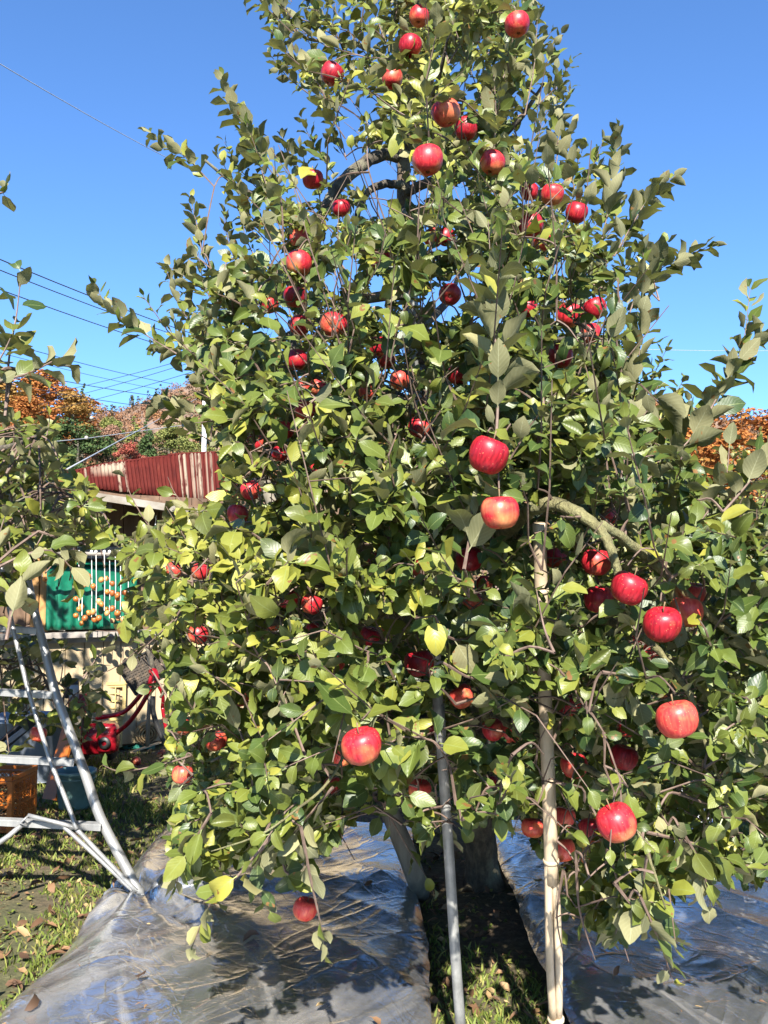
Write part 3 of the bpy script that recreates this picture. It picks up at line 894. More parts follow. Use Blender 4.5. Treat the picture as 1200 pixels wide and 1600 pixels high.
# rusty corrugated iron: sheets side by side, each with its own waves
r0, r1 = P(95, 757, 8.45), P(388, 791, 9.35)
rn = Vector((0, 0.42, 1.0)).normalized()                  # sheets lean back
ru = (r1 - r0)
nrm = ru.cross(Vector((0, rn.y, rn.z))).normalized()
def roof_hit(px, py):
    o = Vector((0, 0, CH)); d = P(px, py, 1.0) - o
    return o + d * ((r0 - o).dot(nrm) / d.dot(nrm))
TOP = [(95, 741), (160, 726), (233, 716), (255, 714), (262, 711), (287, 709), (340, 707), (388, 704)]
def top_y(px):
    for (a, ya), (b, yb) in zip(TOP, TOP[1:]):
        if a <= px <= b: return ya + (yb - ya) * (px - a) / (b - a)
    return TOP[-1][1]
NS = 7
PITCH = .036
Lr = ru.length
white_at = [0.13, .30, .335, .63, .655, .70, .735, .80, .98]
for k in range(NS):
    t0, t1 = k / NS, (k + 1) / NS + .012
    n = int((t1 - t0) * Lr / PITCH * 6)
    V, cc, Fq = [], [], []
    for i in range(n + 1):
        t = t0 + (t1 - t0) * i / n
        base = r0 + ru * t
        px = 95 + 293 * t
        top = roof_hit(px, top_y(px))
        up_ = top - base
        wv = .0085 * math.cos(2 * PI * t * Lr / PITCH) + (.006 if k % 2 else 0)
        jag = random.uniform(-.006, .006)
        for j in range(5):
            p = base + up_ * (j / 4) + nrm * (-wv) + Vector((0, 0, jag if j in (0, 4) else 0)) + Vector((0, -.012 if k % 2 else 0, 0))
            V.append(p)
            pw = max(max(0, 1 - abs(t - c_) / .0075) for c_ in white_at)
            pw = max(pw, .45 if (.16 < t < .22 and j > 2) else 0, .8 if (.22 < t < .34 and j > 2) else 0, .5 if .62 < t < .82 and i % 9 < 2 else 0)
            cc.append((t, j / 4, pw, 1))
    for i in range(n):
        for j in range(4):
            Fq.append((i * 5 + j, i * 5 + j + 1, i * 5 + j + 6, i * 5 + j + 5))
    o = mk('roof_sheet', V, Fq, M['rust'], shed, smooth=True, attr=cc)
    so = o.modifiers.new('thickness', 'SOLIDIFY'); so.thickness = .004
# body of the upper storey behind the sheets, and the roof behind the ridge
q = MB()
b_ = [r0 + Vector((0, .06, -.06)), r1 + Vector((0, .06, -.06)), roof_hit(388, 708) + Vector((0, .07, -.02)), roof_hit(95, 744) + Vector((0, .07, -.02))]
q.v += b_ + [p + Vector((0, 2.2, -.1)) for p in b_]
q.f += [(0, 1, 2, 3), (7, 6, 5, 4), (0, 4, 5, 1), (1, 5, 6, 2), (2, 6, 7, 3), (3, 7, 4, 0)]
q.build('upper_wall', M['brownwood'], shed)
MB().tube([(roof_hit(px, top_y(px)) + Vector((0, .01, .0)), .016) for px in (95, 130, 160, 200, 233, 256)], 6).build('ridge_cap', M['rust'], shed)
MB().tube([(roof_hit(px, top_y(px)) + Vector((0, .01, .0)), .016) for px in (262, 287, 340, 388)], 6).build('ridge_cap', M['rust'], shed)

# green sheet hung from a green pipe in the opening
gs = thing('green_sheet', 'bright green plastic sheet hung from a green rail behind the drying persimmons', 'plastic sheet', w_at(110, 985, .1))
pA, pB = w_at(70, 879, .13), w_at(240, 882, .13)
MB().tube([(pA, .014), ((pA + pB) / 2, .014), (pB, .014)], 8).build('rail', M['greenpipe'], gs, True)
V, Fq = [], []
sA, sB = s_of(w_at(73, 900, .09)), s_of(w_at(215, 900, .09))
zt, zb = pA.z - .02, w_at(110, 984, .09).z
for i in range(61):
    for j in range(13):
        ss = sA + (sB - sA) * i / 60; zz = zt + (zb - zt) * j / 12
        V.append(wp(ss, zz, .09 + .018 * math.sin(i * .9 + .3 * math.sin(j * .5)) * (j / 12) + .008 * mnoise.noise(Vector((i * .3, j * .6, 1)))))
for i in range(60):
    for j in range(12): Fq.append((i * 13 + j, i * 13 + j + 1, i * 13 + j + 14, i * 13 + j + 13))
o = mk('sheet', V, Fq, M['green'], gs, smooth=True)
o.modifiers.new('thickness', 'SOLIDIFY').thickness = .003

# drying persimmons, one string after the other
pers = MB().lathe([(0.002, .026), (.012, .028), (.023, .020), (.0285, .004), (.027, -.010), (.019, -.022), (.008, -.030), (.001, -.032)], (0, 0, 0), 10)
pmesh = pers.build('persimmon', M['persimmon'], None, True, org=(0, 0, 0))
pdata = pmesh.data
bpy.data.objects.remove(pmesh)
ST = [  # px of the string, pixels y of its fruit, label
 (66, (888, 905), 'short string of two orange persimmons beside the orange brown post'),
 (123, (902, 924, 936, 948, 962, 974), 'string with six drying persimmons, nearest of all to the ladder'),
 (128, (897, 914, 952, 966), 'string with four drying persimmons touching the one nearest to the ladder'),
 (143, (901, 918, 958, 968), 'string with a pale topmost persimmon in front of the green sheet'),
 (150, (916, 940, 956, 966), 'string whose two lowest persimmons hang side by side with the pale topped string'),
 (163, (906, 925, 944, 958), 'string tied beside a drooping leaf in the middle of the persimmons'),
 (171, (904, 927, 952, 970), 'string with the thick white knot at the beam'),
 (180, (912, 934, 951, 966), 'thin string just past the thick white knot'),
 (188, (930, 944, 958, 968), 'persimmon string close behind the apple twig, second from the tree'),
 (200, (926, 936, 950), 'last persimmon string, half swallowed by the apple leaves'),
]
for i, (px, ysx, lab) in enumerate(ST):
    out = .42 + .05 * (i % 3)
    topp = w_at(px, 862, out); lowp = w_at(px, ysx[-1] - 4, out)
    t = thing('persimmon_string', lab, 'dried fruit', topp, 'strings of persimmons drying under the eave')
    MB().tube([(topp, .003), ((topp + lowp) / 2 + Vector((.004, 0, 0)), .003), (lowp, .0028)], 5).build('string', M['string'], t)
    kn = MB().lathe([(.002, .014), (.012, .008), (.013, -.006), (.003, -.014)], topp, 7); kn.build('knot', M['string'], t)
    for j, y in enumerate(ysx):
        p = w_at(px + (4.5 if j % 2 else -4.5), y, out + .01 * (j % 2))
        c = bpy.data.objects.new('persimmon', pdata); link(c, t, p)
        c.rotation_euler = (random.uniform(-.5, .5), random.uniform(-.5, .5), random.uniform(0, 6))
        k = random.uniform(.70, .92); c.scale = (k, k, k * random.uniform(.95, 1.15))
# pole the strings hang from
ha, hb = w_at(40, 861, .46), w_at(260, 867, .46)
hp = thing('hanging_pole', 'thin grey pole under the eave from which the persimmon strings hang', 'pole', ha)
MB().tube([(ha, .016), ((ha + hb) / 2 + Vector((0, 0, -.01)), .016), (hb, .016)], 7).build('rod', M['greywood'], hp)
for ss in (.1, .9):
    p = ha.lerp(hb, ss); MB().tube([(p, .004), (p + Vector((0, 0, .35)) + WN * .05, .004)], 5).build('hanger', M['string'], hp)

# ------------------------------------------------------------------ utility pole and wires
up0 = P(320, 620, 42)
upole = thing('utility_pole', 'grey white concrete utility pole rising behind the apple twigs on the shed side', 'utility pole', (up0.x, 42, 0))
pt = P(320, 535, 42)
MB().tube([(Vector((up0.x, 42, -.2)), .15), (Vector((up0.x, 42, 5)), .125), (Vector((up0.x, 42, pt.z)), .09)], 14).build('pole_shaft', M['concrete'], upole, True)
for dz in (.5, 1.3):
    arm = MB().box((up0.x, 41.86, pt.z - dz), 1.8, .09, .09).build('crossarm', M['greywood'], upole)
    for k in range(4):
        MB().lathe([(.01, .16), (.05, .12), (.035, .08), (.06, .04), (.02, 0)], (up0.x - .8 + .53 * k, 41.86, pt.z - dz + .045), 8).build('insulator', M['whitepaint'], arm)
MB().box((up0.x + .1, 41.75, P(320, 607, 42).z), .5, .3, .12).build('bracket', M['whitepaint'], upole)

def wire(label, pts, r, mat='wire', extra=None, group='overhead wires crossing the sky'):
    c = [P(*p) for p in pts]
    L = []
    for i in range(len(c) - 1):
        for k in range(8): L.append(c[i].lerp(c[i + 1], k / 8))
    L.append(c[-1])
    if len(c) == 2:
        sag = (c[1] - c[0]).length * .006
        L = [p - Vector((0, 0, sag * 4 * (i / 8) * (1 - i / 8))) for i, p in enumerate(L)]
    m = MB().tube([(p, r) for p in L], 5)
    o = m.build('overhead_wire', M[mat], None, True, org=L[0])
    tag(o, label, 'wire', group)
    if extra:
        for (px, py, d) in extra:
            p = P(px, py, d)
            MB().lathe([(.004, .075), (.055, .055), (.075, 0), (.055, -.055), (.004, -.075)], p, 10).build('marker_ball', M['whitepaint'], o, True, org=p)
    return o
wire('thin pale wire high and alone in the clear sky, ending behind the upper leaves', [(-60, 64, 15), (300, 266, 27)], .009, 'palewire')
wire('uppermost of the three parallel dark wires in mid sky', [(-60, 380, 22), (330, 531, 40)], .017)
wire('middle one of the three parallel dark wires in mid sky', [(-60, 398, 22), (330, 541, 40)], .015)
wire('lowest of the three parallel dark wires in mid sky', [(-60, 430, 22), (330, 562, 40)], .015)
wire('uppermost dark wire descending towards the far hill above the orange trees', [(-60, 515, 45), (270, 600, 75)], .022)
wire('dark wire descending just under the topmost one above the orange trees', [(-60, 535, 45), (270, 612, 75)], .016)
wire('thick lower dark wire running down across the far hill', [(-60, 562, 45), (270, 622, 75)], .024)
wire('lowest dark wire crossing in front of the orange maple tops', [(-60, 585, 45), (270, 640, 75)], .022)
wire('upper rising wire that crosses the descending ones', [(60, 618, 60), (330, 550, 44)], .016)
wire('middle rising wire that crosses the descending ones', [(60, 632, 60), (330, 556, 44)], .016)
wire('lower rising wire that crosses the descending ones', [(60, 645, 60), (330, 572, 44)], .016)
wire('pale slanting guy wire running up from the rusty wall corner to the concrete pole', [(105, 733, 9.2), (232, 664, 25), (318, 617, 41.8)], .009, 'palewire')
wire('thin pale wire carrying two white balls in front of the dark trees', [(-40, 702, 26), (135, 685, 32), (318, 660, 41.8)], .014, 'palewire', [(135, 684, 32), (143, 653, 34)])
wire('faint thin wire in the open sky beside the tall shoots opposite the shed', [(980, 545, 60), (1300, 546, 70)], .016, 'palewire')
# ------------------------------------------------------------------ props under the limbs
def clusters(pts): return [(p, r) for p, r in pts]
# split bamboo pole
BAM = [(869, 1640, 2.98), (866, 1500, 2.92), (858, 1250, 2.78), (850, 1050, 2.66), (842, 818, 2.52)]
bam = thing('bamboo_prop', 'pale split bamboo pole standing upright under the arching limb', 'prop pole', G(869, 1650))
bp = [P(*q) for q in BAM]
bp[0] = G(870, 1652)
dense = [q[0] for q in catmull([(p, 0) for p in bp], 8)]
def pole_half(off, r, k0, k1, nm, mat):
    pts = []
    for i, p in enumerate(dense[k0:k1]):
        pts.append((p + Vector((off, 0, 0)), r * (1 - .25 * (i + k0) / len(dense))))
    return MB().tube(pts, 10).build(nm, mat, bam, True)
culm = pole_half(0, .0235, 12, len(dense), 'culm', M['bamboo'])
pole_half(0, .0225, 0, 5, 'culm', M['bamboo'])
for off, yy in ((-.0112, -.002), (.0112, .002)):
    pts = [(p + Vector((off * (.75 + .5 * math.sin(PI * i / 9)), yy, 0)), .0125) for i, p in enumerate(dense[4:14])]
    MB().tube(pts, 8).build('split_strip', M['bamboo'], bam, True)
for k in (4, 13, 21, 28):
    p = dense[k]; t = (dense[min(k + 1, len(dense) - 1)] - dense[k - 1]).normalized()
    rr = .026 * (1 - .25 * k / len(dense)) + .0015
    MB().tube([(p - t * .006, rr * .93), (p - t * .002, rr), (p + t * .002, rr), (p + t * .006, rr * .93)], 12).build('node_ring', M['bamboo'], culm if k > 12 else bam, True)
# steel pipe
pip = thing('steel_pipe_prop', 'thin grey steel pipe standing in the grass strip in front of the trunk', 'prop pole', G(723, 1648))
pp = [G(724, 1652), P(712, 1500, 3.0), P(698, 1280, 2.97), P(683, 1080, 2.95), P(680, 1020, 2.95)]
dp = catmull([(p, .0165) for p in pp], 4)
shaft = MB().tube(dp, 12).build('pipe_shaft', M['steel'], pip, True)
MB().tube([(pp[-1] - Vector((0, 0, .02)), .019), (pp[-1] + Vector((0, 0, .01)), .019)], 12).build('pipe_cap', M['steel'], pip, True)
MB().tube([(P(688, 1150, 2.96), .019), (P(685, 1100, 2.955), .019)], 12).build('coupling', M['steel'], shaft, True)
# slanting wooden post
pos = thing('wooden_prop', 'thick grey wooden post slanting from the silver sheet up towards the shed side', 'prop pole', G(657, 1392))
q = [(G(657, 1395), .047), (P(640, 1345, 4.45), .046), (P(598, 1240, 4.52), .044), (P(510, 1010, 4.62), .038), (P(425, 785, 4.72), .032), (P(405, 730, 4.74), .030)]
post_o = MB().tube(catmull(q, 4), 12).build('post_shaft', M['oldwood'], pos, True)
MB().tube([(P(596, 1236, 4.50), .049), (P(600, 1246, 4.50), .049)], 12).build('binding', M['twig'], post_o, True)
# upper grey pole beside the leader
pol = thing('steel_pole_prop', 'grey pole standing close beside the upper trunk among the shaded leaves', 'prop pole', G(748, 1338))
q = [(G(748, 1338), .026), (P(700, 1000, 4.85), .026), (P(653, 640, 4.55), .026), (P(645, 480, 4.4), .025), (P(641, 410, 4.4), .024)]
MB().tube(catmull(q, 4), 12).build('pole_shaft', M['steel'], pol, True)
MB().tube([(P(650, 590, 4.44), .030), (P(649, 575, 4.435), .030)], 12).build('coupling', M['steel'], pol, True)

# ------------------------------------------------------------------ ladder
lad = thing('orchard_ladder', 'aluminium orchard ladder with flat steps, its splayed foot on the silver sheet', 'ladder', G(219, 1402))
Zs = [(219, 1402, 4.41), (200, 1362, 4.42), (157, 1278, 4.47), (135, 1215, 4.50), (114, 1157, 4.53), (89, 1090, 4.57), (77, 1045, 4.60), (67, 1004, 4.63), (56, 962, 4.66), (45, 914, 4.69), (34, 850, 4.73)]
st = [P(*z) for z in Zs]; st[0] = G(219, 1402, .05)
stile = catmull([(p, .0245 - .0006 * i) for i, p in enumerate(st)], 4)
MB().tube(stile, 14).build('stile', M['alu'], lad, True)
MB().tube([(st[0] + Vector((0, 0, -.035)), .033), (st[0] + (st[1] - st[0]) * .3, .031)], 12).build('foot', M['alu'], lad, True)
thin = [P(120, 1296, 4.33), P(104, 1252, 4.36), P(82, 1198, 4.40), P(66, 1149, 4.43), P(45, 1082, 4.48), P(29, 1017, 4.53), P(21, 984, 4.55), P(10, 930, 4.58), P(0, 870, 4.6)]
MB().tube(catmull([(p, .0108) for p in thin], 4), 10).build('guard_tube', M['alu'], lad, True)
# brace tubes from the lowest step to the foot
MB().tube(catmull([(P(100, 1292, 4.36), .0105), (P(155, 1342, 4.37), .0105), (P(212, 1395, 4.39), .0105)], 4), 8).build('foot_brace', M['alu'], lad, True)
MB().tube(catmull([(P(120, 1296, 4.34), .0105), (P(165, 1343, 4.36), .0105), (P(214, 1393, 4.38), .0105)], 4), 8).build('foot_brace', M['alu'], lad, True)
# second stile out of frame, mirrored across the ladder's own middle
farS = [p + Vector((-1.02 + .05 * i, -.02, 0)) for i, p in enumerate(st)]
MB().tube(catmull([(p, .0275) for p in farS], 4), 12).build('stile', M['alu'], lad, True)
def step(pr, sl, th=.022, depth=.056):
    """flat tread from the stile (pixel, depth) to the other stile"""
    a = pr; b = pr + sl
    g = MB()
    t = (b - a).normalized()
    g.bar(a, b, depth, .006)
    g.bar(a + Vector((0, -depth / 2 + .003, -.014)), b + Vector((0, -depth / 2 + .003, -.009)), .005, .021)
    g.bar(a + Vector((0, depth / 2 - .003, -.009)), b + Vector((0, depth / 2 - .003, -.009)), .005, .021)
    for k in range(5):
        o = Vector((0, -.020 + .010 * k, .0045)); g.bar(a + o, b + o, .005, .003)
    o = g.build('step', M['alu'], lad)
    return o
for (pr, wl) in ((P(160, 1288, 4.45), .98), (P(118, 1188, 4.51), .90), (P(84, 1083, 4.58), .80), (P(60, 983, 4.65), .70)):
    step(pr, Vector((-wl, -.06, wl * .062)))
tb = P(42, 1290, 4.36)
MB().tube([(P(40, 1284, 4.38), .012), (P(14, 1306, 4.36), .012), (P(-20, 1330, 4.33), .012)], 8).build('side_brace', M['alu'], lad, True)
MB().tube([(P(44, 1274, 4.37), .010), (P(80, 1283, 4.36), .010), (P(120, 1293, 4.35), .010)], 8).build('step_brace', M['alu'], lad, True)
MB().tube([(P(44, 1275, 4.36), .006), (P(31, 1286, 4.35), .006), (P(42, 1290, 4.35), .006)], 6).build('hook', M['alu'], lad, True)
# the prop leg that leans on the far side
apex = st[-1] * .5 + farS[-1] * .5 + Vector((.12, 0, .6))
MB().tube([(apex, .022), (Vector((-2.6, 5.9, .02)), .022)], 10).build('rear_leg', M['alu'], lad, True)
MB().tube([(st[-1], .018), (apex, .018)], 10).build('stile_top', M['alu'], lad, True)
MB().tube([(farS[-1], .0275), (apex, .018)], 10).build('stile_top', M['alu'], lad, True)

# ------------------------------------------------------------------ crates, bucket, cultivator and odds and ends by the shed
def crate(name, label, c, w, d, h, rz, mat, group=None, rows=4, lattice=True, tilt=None):
    """plastic harvest crate: rims, corner posts, base, and lattice sides of crossing bars"""
    t = thing(name, label, 'crate', c, group)
    c = Vector(c)
    R = Matrix.Rotation(rz, 3, 'Z')
    if tilt is not None: R = R @ tilt
    def Q(x, y, z): return c + R @ Vector((x, y, z))
    Z = R @ Vector((0, 0, 1))
    def bar(m, a, b, ww, hh): m.bar(Q(*a), Q(*b), ww, hh, Z)
    m = MB()
    for zz, th in ((h - .0125, .025),):
        for a, b in (((-w / 2, -d / 2, zz), (w / 2, -d / 2, zz)), ((-w / 2, d / 2, zz), (w / 2, d / 2, zz)), ((-w / 2, -d / 2 + .01, zz + .001), (-w / 2, d / 2 - .01, zz + .001)), ((w / 2, -d / 2 + .01, zz + .001), (w / 2, d / 2 - .01, zz + .001))):
            bar(m, a, b, .022, th)
    m.build('rim', mat, t)
    for sx in (-1, 1):
        for sy in (-1, 1):
            m = MB(); m.box(Q(sx * (w / 2 - .012), sy * (d / 2 - .012), h / 2 - .014), .030, .030, h - .03, R); m.build('corner_post', mat, t)
    m = MB(); m.box(Q(0, 0, .012), w - .02, d - .02, .012, R); m.build('base', mat, t)
    sides = [((-w / 2, -d / 2), (w / 2, -d / 2)), ((w / 2, d / 2), (-w / 2, d / 2)), ((-w / 2, d / 2), (-w / 2, -d / 2)), ((w / 2, -d / 2), (w / 2, d / 2))]
    for (x0, y0), (x1, y1) in sides:
        m = MB(); L = math.hypot(x1 - x0, y1 - y0)
        for r_ in range(rows + 1):
            z = .02 + (h - .06) * r_ / rows
            bar(m, (x0, y0, z), (x1, y1, z), .007, .016 if r_ in (0, rows // 2, rows) else .008)
        n = max(3, int(L / .075))
        for i in range(1, n):
            f_ = i / n; x, y = x0 + (x1 - x0) * f_, y0 + (y1 - y0) * f_
            bar(m, (x, y, .02), (x, y, h - .03), .007, .009)
        if lattice:
            nn = int(L / .026)
            for i in range(nn):
                for sgn in (1, -1):
                    f0 = i / nn; f1 = f0 + sgn * (h * .36) / L
                    for (za, zb) in ((.06, .06 + h * .36), (h * .55, h * .55 + h * .36)):
                        ff = min(max(f1, 0), 1); zz = za + (zb - za) * (abs(ff - f0) / max(abs(f1 - f0), 1e-6))
                        bar(m, (x0 + (x1 - x0) * f0, y0 + (y1 - y0) * f0, za), (x0 + (x1 - x0) * ff, y0 + (y1 - y0) * ff, zz), .004, .004)
        m.build('side_panel', mat, t)
    return t
cg = G(10, 1302)
crate('harvest_crate', 'orange plastic harvest crate with latticed sides behind the ladder steps', (cg.x - .20, cg.y + .15, 0), .50, .34, .34, -.06, M['orange'])
cy = G(150, 1166)
crate('yellow_crate', 'lower faded yellow crate, mostly hidden behind the red cultivator', (cy.x, cy.y + .05, 0), .42, .34, .27, .3, M['yellow'], 'yellow crates stacked by the shed wall', 4, False)
crate('yellow_crate', 'upper faded yellow grid crate stacked against the pale planks', (cy.x + .02, cy.y + .06, .272), .44, .36, .32, .25, M['yellow'], 'yellow crates stacked by the shed wall', 4, False)
# second orange slab leaning behind the crate
oc = G(35, 1290)
t = thing('orange_board', 'strip of orange plastic leaning behind the orange harvest crate', 'plastic strip', (oc.x, oc.y + .6, .02))
MB().bar(Vector((oc.x - .05, oc.y + .6, .02)), Vector((oc.x + .03, oc.y + .75, .50)), .12, .02).build('strip', M['orange'], t)

bk = G(117, 1262)
b = thing('bucket', 'dull grey teal plastic bucket standing in the shade behind the ladder', 'bucket', (bk.x, bk.y, 0))
MB().lathe([(.001, .0), (.098, .0), (.104, .012), (.128, .225), (.136, .228), (.137, .248), (.130, .25), (.122, .235), (.098, .016), (.001, .014)], (bk.x, bk.y, 0), 28).build('pail', M['teal'], b, True)
pail = bpy.data.objects['pail']
MB().tube([(Vector((bk.x + .132 * math.cos(a), bk.y - .03 * math.sin(a), .24 - .07 * math.sin(a))), .003) for a in [PI * i / 14 for i in range(15)]], 6).build('handle', M['alu'], b, True)
MB().lathe([(.132, .196), (.136, .20), (.132, .205)], (bk.x, bk.y, 0), 28).build('rib', M['teal'], pail, True)

# red walk-behind cultivator
CD = 7.75
cu0 = P(158, 1180, CD); cul = thing('cultivator', 'red walk-behind cultivator with long bent handlebars parked by the shed', 'cultivator', (cu0.x, CD, 0))
def cp(px, py, dd=0): return P(px, py, CD + dd)
g = MB(); R0 = Matrix.Rotation(.25, 3, 'Z')
c = cp(152, 1152)
def rounded(name, c, sx, sy, sz, R, mat, par):
    m = MB()
    prof = [(0.0, -.5), (.40, -.5), (.48, -.42), (.5, -.2), (.5, .2), (.47, .38), (.36, .5), (0.0, .5)]
    for (r, z) in prof:
        for k in range(16):
            a = 2 * PI * k / 16
            x = math.copysign(abs(math.cos(a)) ** .5, math.cos(a)) * r; y = math.copysign(abs(math.sin(a)) ** .5, math.sin(a)) * r
            m.v.append(Vector(c) + R @ Vector((x * sx, y * sy, z * sz)))
    for i in range(len(prof) - 1):
        for k in range(16):
            m.f.append((i * 16 + k, i * 16 + (k + 1) % 16, (i + 1) * 16 + (k + 1) % 16, (i + 1) * 16 + k))
    return m.build(name, mat, par, True)
body = rounded('engine_cover', c, .36, .30, .24, R0, M['redpaint'], cul)
rounded('gear_case', cp(168, 1152, -.12), .16, .14, .22, R0, M['redpaint'], cul)
rounded('fuel_tank', cp(130, 1098, .02), .24, .22, .16, R0, M['redpaint'], cul)
rounded('air_filter', cp(112, 1075, .0), .12, .12, .16, R0, M['black'], cul)
rounded('exhaust', cp(116, 1082, -.12), .08, .08, .12, R0, M['alu'], cul)
MB().lathe([(.02, .012), (.045, .010), (.05, 0), (.045, -.012)], cp(163, 1161, -.2), 14, R=Matrix.Rotation(PI / 2, 3, 'X')).build('starter_cap', M['black'], body, True)
bars = [[(150, 1122, 0), (190, 1114, -.05), (212, 1095, -.1), (232, 1068, -.15), (240, 1050, -.15)],
        [(176, 1150, -.12), (200, 1130, -.2), (217, 1108, -.25), (232, 1082, -.28), (243, 1060, -.25)]]
for br in bars:
    MB().tube(catmull([(cp(*p), .019) for p in br], 5), 10).build('handlebar', M['redpaint'], cul, True)
MB().tube(catmull([(cp(236, 1050, -.15), .024), (cp(241, 1050, -.2), .030), (cp(245, 1062, -.25), .026)], 4), 10).build('handlebar_joint', M['redpaint'], cul, True)
MB().tube(catmull([(cp(254, 1105, -.1), .016), (cp(257, 1125, -.1), .016), (cp(262, 1150, -.1), .016)], 4), 8).build('depth_bar', M['redpaint'], cul, True)
MB().tube(catmull([(cp(241, 1062, -.25), .010), (cp(254, 1085, -.18), .014), (cp(254, 1105, -.1), .016)], 4), 8).build('depth_bar', M['redpaint'], cul, True)
MB().tube(catmull([(cp(239, 1088, -.3), .020), (cp(239, 1110, -.3), .021), (cp(246, 1135, -.3), .021), (cp(258, 1162, -.3), .020), (cp(270, 1186, -.3), .016)], 5), 10).build('grip_lever', M['black'], cul, True)
MB().tube(catmull([(cp(228, 1086, -.25), .005), (cp(236, 1104, -.3), .005), (cp(243, 1120, -.3), .005)], 4), 6).build('cable', M['black'], cul, True)
for sx, dd in ((128, .1), (172, .22)):
    cc_ = cp(sx, 1176, dd)
    MB().lathe([(.05, .05), (.14, .045), (.165, .02), (.165, -.02), (.14, -.045), (.05, -.05)], (cc_.x, cc_.y, .165), 22, R=Matrix.Rotation(PI / 2, 3, 'Y')).build('wheel', M['black'], cul, True)

# black trays hung on the handlebars
def tray(label, corners, d):
    ps = [P(px, py, d) for px, py in corners]
    t = thing('black_tray', label, 'nursery tray', ps[2], 'black nursery trays leaning by the cultivator')
    c = sum(ps, Vector()) / 4
    n = (ps[1] - ps[0]).cross(ps[3] - ps[0]).normalized()
    m = MB()
    m.v += ps + [p + n * .02 for p in ps]
    m.f += [(0, 1, 2, 3), (7, 6, 5, 4), (0, 4, 5, 1), (1, 5, 6, 2), (2, 6, 7, 3), (3, 7, 4, 0)]
    m.build('tray_base', M['blackmesh'], t)
    m = MB()
    for a, b in ((0, 1), (1, 2), (2, 3), (3, 0)):
        m.bar(ps[a] - n * .012, ps[b] - n * .012, .014, .014)
    m.build('tray_rim', M['black'], t)
    m = MB()
    for i in range(1, 9):
        m.bar(ps[0].lerp(ps[1], i / 9) - n * .006, ps[3].lerp(ps[2], i / 9) - n * .006, .006, .008)
    for i in range(1, 12):
        m.bar(ps[0].lerp(ps[3], i / 12) - n * .005, ps[1].lerp(ps[2], i / 12) - n * .005, .006, .008)
    m.build('cell_grid', M['blackmesh'], t)
tray('black plastic nursery tray tilted on a corner against the pale planks', [(184, 1043), (229, 1018), (249, 1068), (213, 1086)], 7.95)
tray('black plastic nursery tray standing steeply, overlapping the tilted one', [(229, 1020), (252, 1011), (262, 1054), (243, 1066)], 7.88)
# tree stem beside trays (young trunk tied to the handlebar)
t = thing('dead_branch', 'dark bare forked branch standing among the black trays', 'branch', P(241, 1060, 7.7))
MB().tube([(P(243, 1064, 7.72), .018), (P(236, 1030, 7.74), .020), (P(230, 1012, 7.76), .018), (P(221, 1008, 7.8), .010)], 7).build('stem', M['limb_dark'], t, True)
MB().tube([(P(233, 1018, 7.76), .012), (P(242, 1006, 7.74), .008), (P(252, 992, 7.76), .005)], 6).build('fork', M['limb_dark'], t, True)
# straw roll, stick, teal cloth, brush pile
sr = G(223, 1160)
t = thing('straw_roll', 'rolled straw mat lying on its side under the trays', 'straw roll', (sr.x, sr.y - .1, .0))
def spiral_roll(c, ax, r, L, name, par):
    ax = ax.normalized(); u, w = orth(ax); m = MB(); n = 60; b = 0
    for i in range(n + 1):
        a = i / n * 2 * PI * 3.2; rr = r * (.25 + .75 * i / n)
        for s in (-L / 2, L / 2):
            m.v.append(c + ax * s + (u * math.cos(a) + w * math.sin(a)) * rr)
    for i in range(n): m.f.append((2 * i, 2 * i + 1, 2 * i + 3, 2 * i + 2))
    o = m.build(name, M['straw'], par, True); o.modifiers.new('thickness', 'SOLIDIFY').thickness = .014
spiral_roll(Vector((sr.x + .02, sr.y, .115)), Vector((.35, -1, 0)), .095, .55, 'mat_layer', t)
MB().tube([(Vector((sr.x + .02, sr.y + .2, .115)), .03), (Vector((sr.x + .08, sr.y - .2, .115)), .03)], 8).build('core', M['straw'], t, True)
t = thing('straw_bundle', 'loose straw bundle standing behind the white stick under the trays', 'straw bundle', G(222, 1158))
m = MB()
for i in range(110):
    a = random.uniform(0, 6.28); r_ = .10 * random.random() ** .5
    c0 = G(221, 1158); x = c0.x + r_ * math.cos(a); y = c0.y + .18 + r_ * math.sin(a)
    m.tube([(Vector((x, y, .02)), .005), (Vector((x * 1.0 + random.gauss(0, .02), y, .36 + random.uniform(-.08, .10))), .004)], 4, False)
tag(m.build('straw_stalks', M['straw'], t), kind='stuff')
t = thing('white_stick', 'pale round stick propped upright in front of the straw', 'stick', P(229, 1166, 7.7))
MB().tube([(P(230, 1166, 7.7), .018), (P(232, 1120, 7.68), .017), (P(235, 1072, 7.66), .015)], 8).build('rod', M['oldwood'], t, True)
def cloth(label, cx_, cy_, sx, sy, mat, hgt=.05, name='cloth_heap', cat='cloth', seed=0, z0=0.01):
    g0 = G(cx_, cy_); V, Fq = [], []; n = 26
    for i in range(n + 1):
        for j in range(n + 1):
            a, b_ = (i / n - .5), (j / n - .5)
            e = 1 + .25 * mnoise.noise(Vector((a * 3, b_ * 3, seed)))
            h = hgt * (abs(mnoise.noise(Vector((a * 7, b_ * 7, seed)))) * 1.6 + .5 * abs(mnoise.noise(Vector((a * 15, b_ * 15, seed + 3)))))
            h *= max(0, 1 - (2 * max(abs(a), abs(b_))) ** 4)
            x, y = g0.x + a * sx * e, g0.y + b_ * sy * e
            V.append((x, y, ground_h(x, y) + z0 + h))
    for i in range(n):
        for j in range(n): Fq.append((i * (n + 1) + j, (i + 1) * (n + 1) + j, (i + 1) * (n + 1) + j + 1, i * (n + 1) + j + 1))
    o = mk(name, V, Fq, mat, None, smooth=False)
    return tag(o, label, cat)
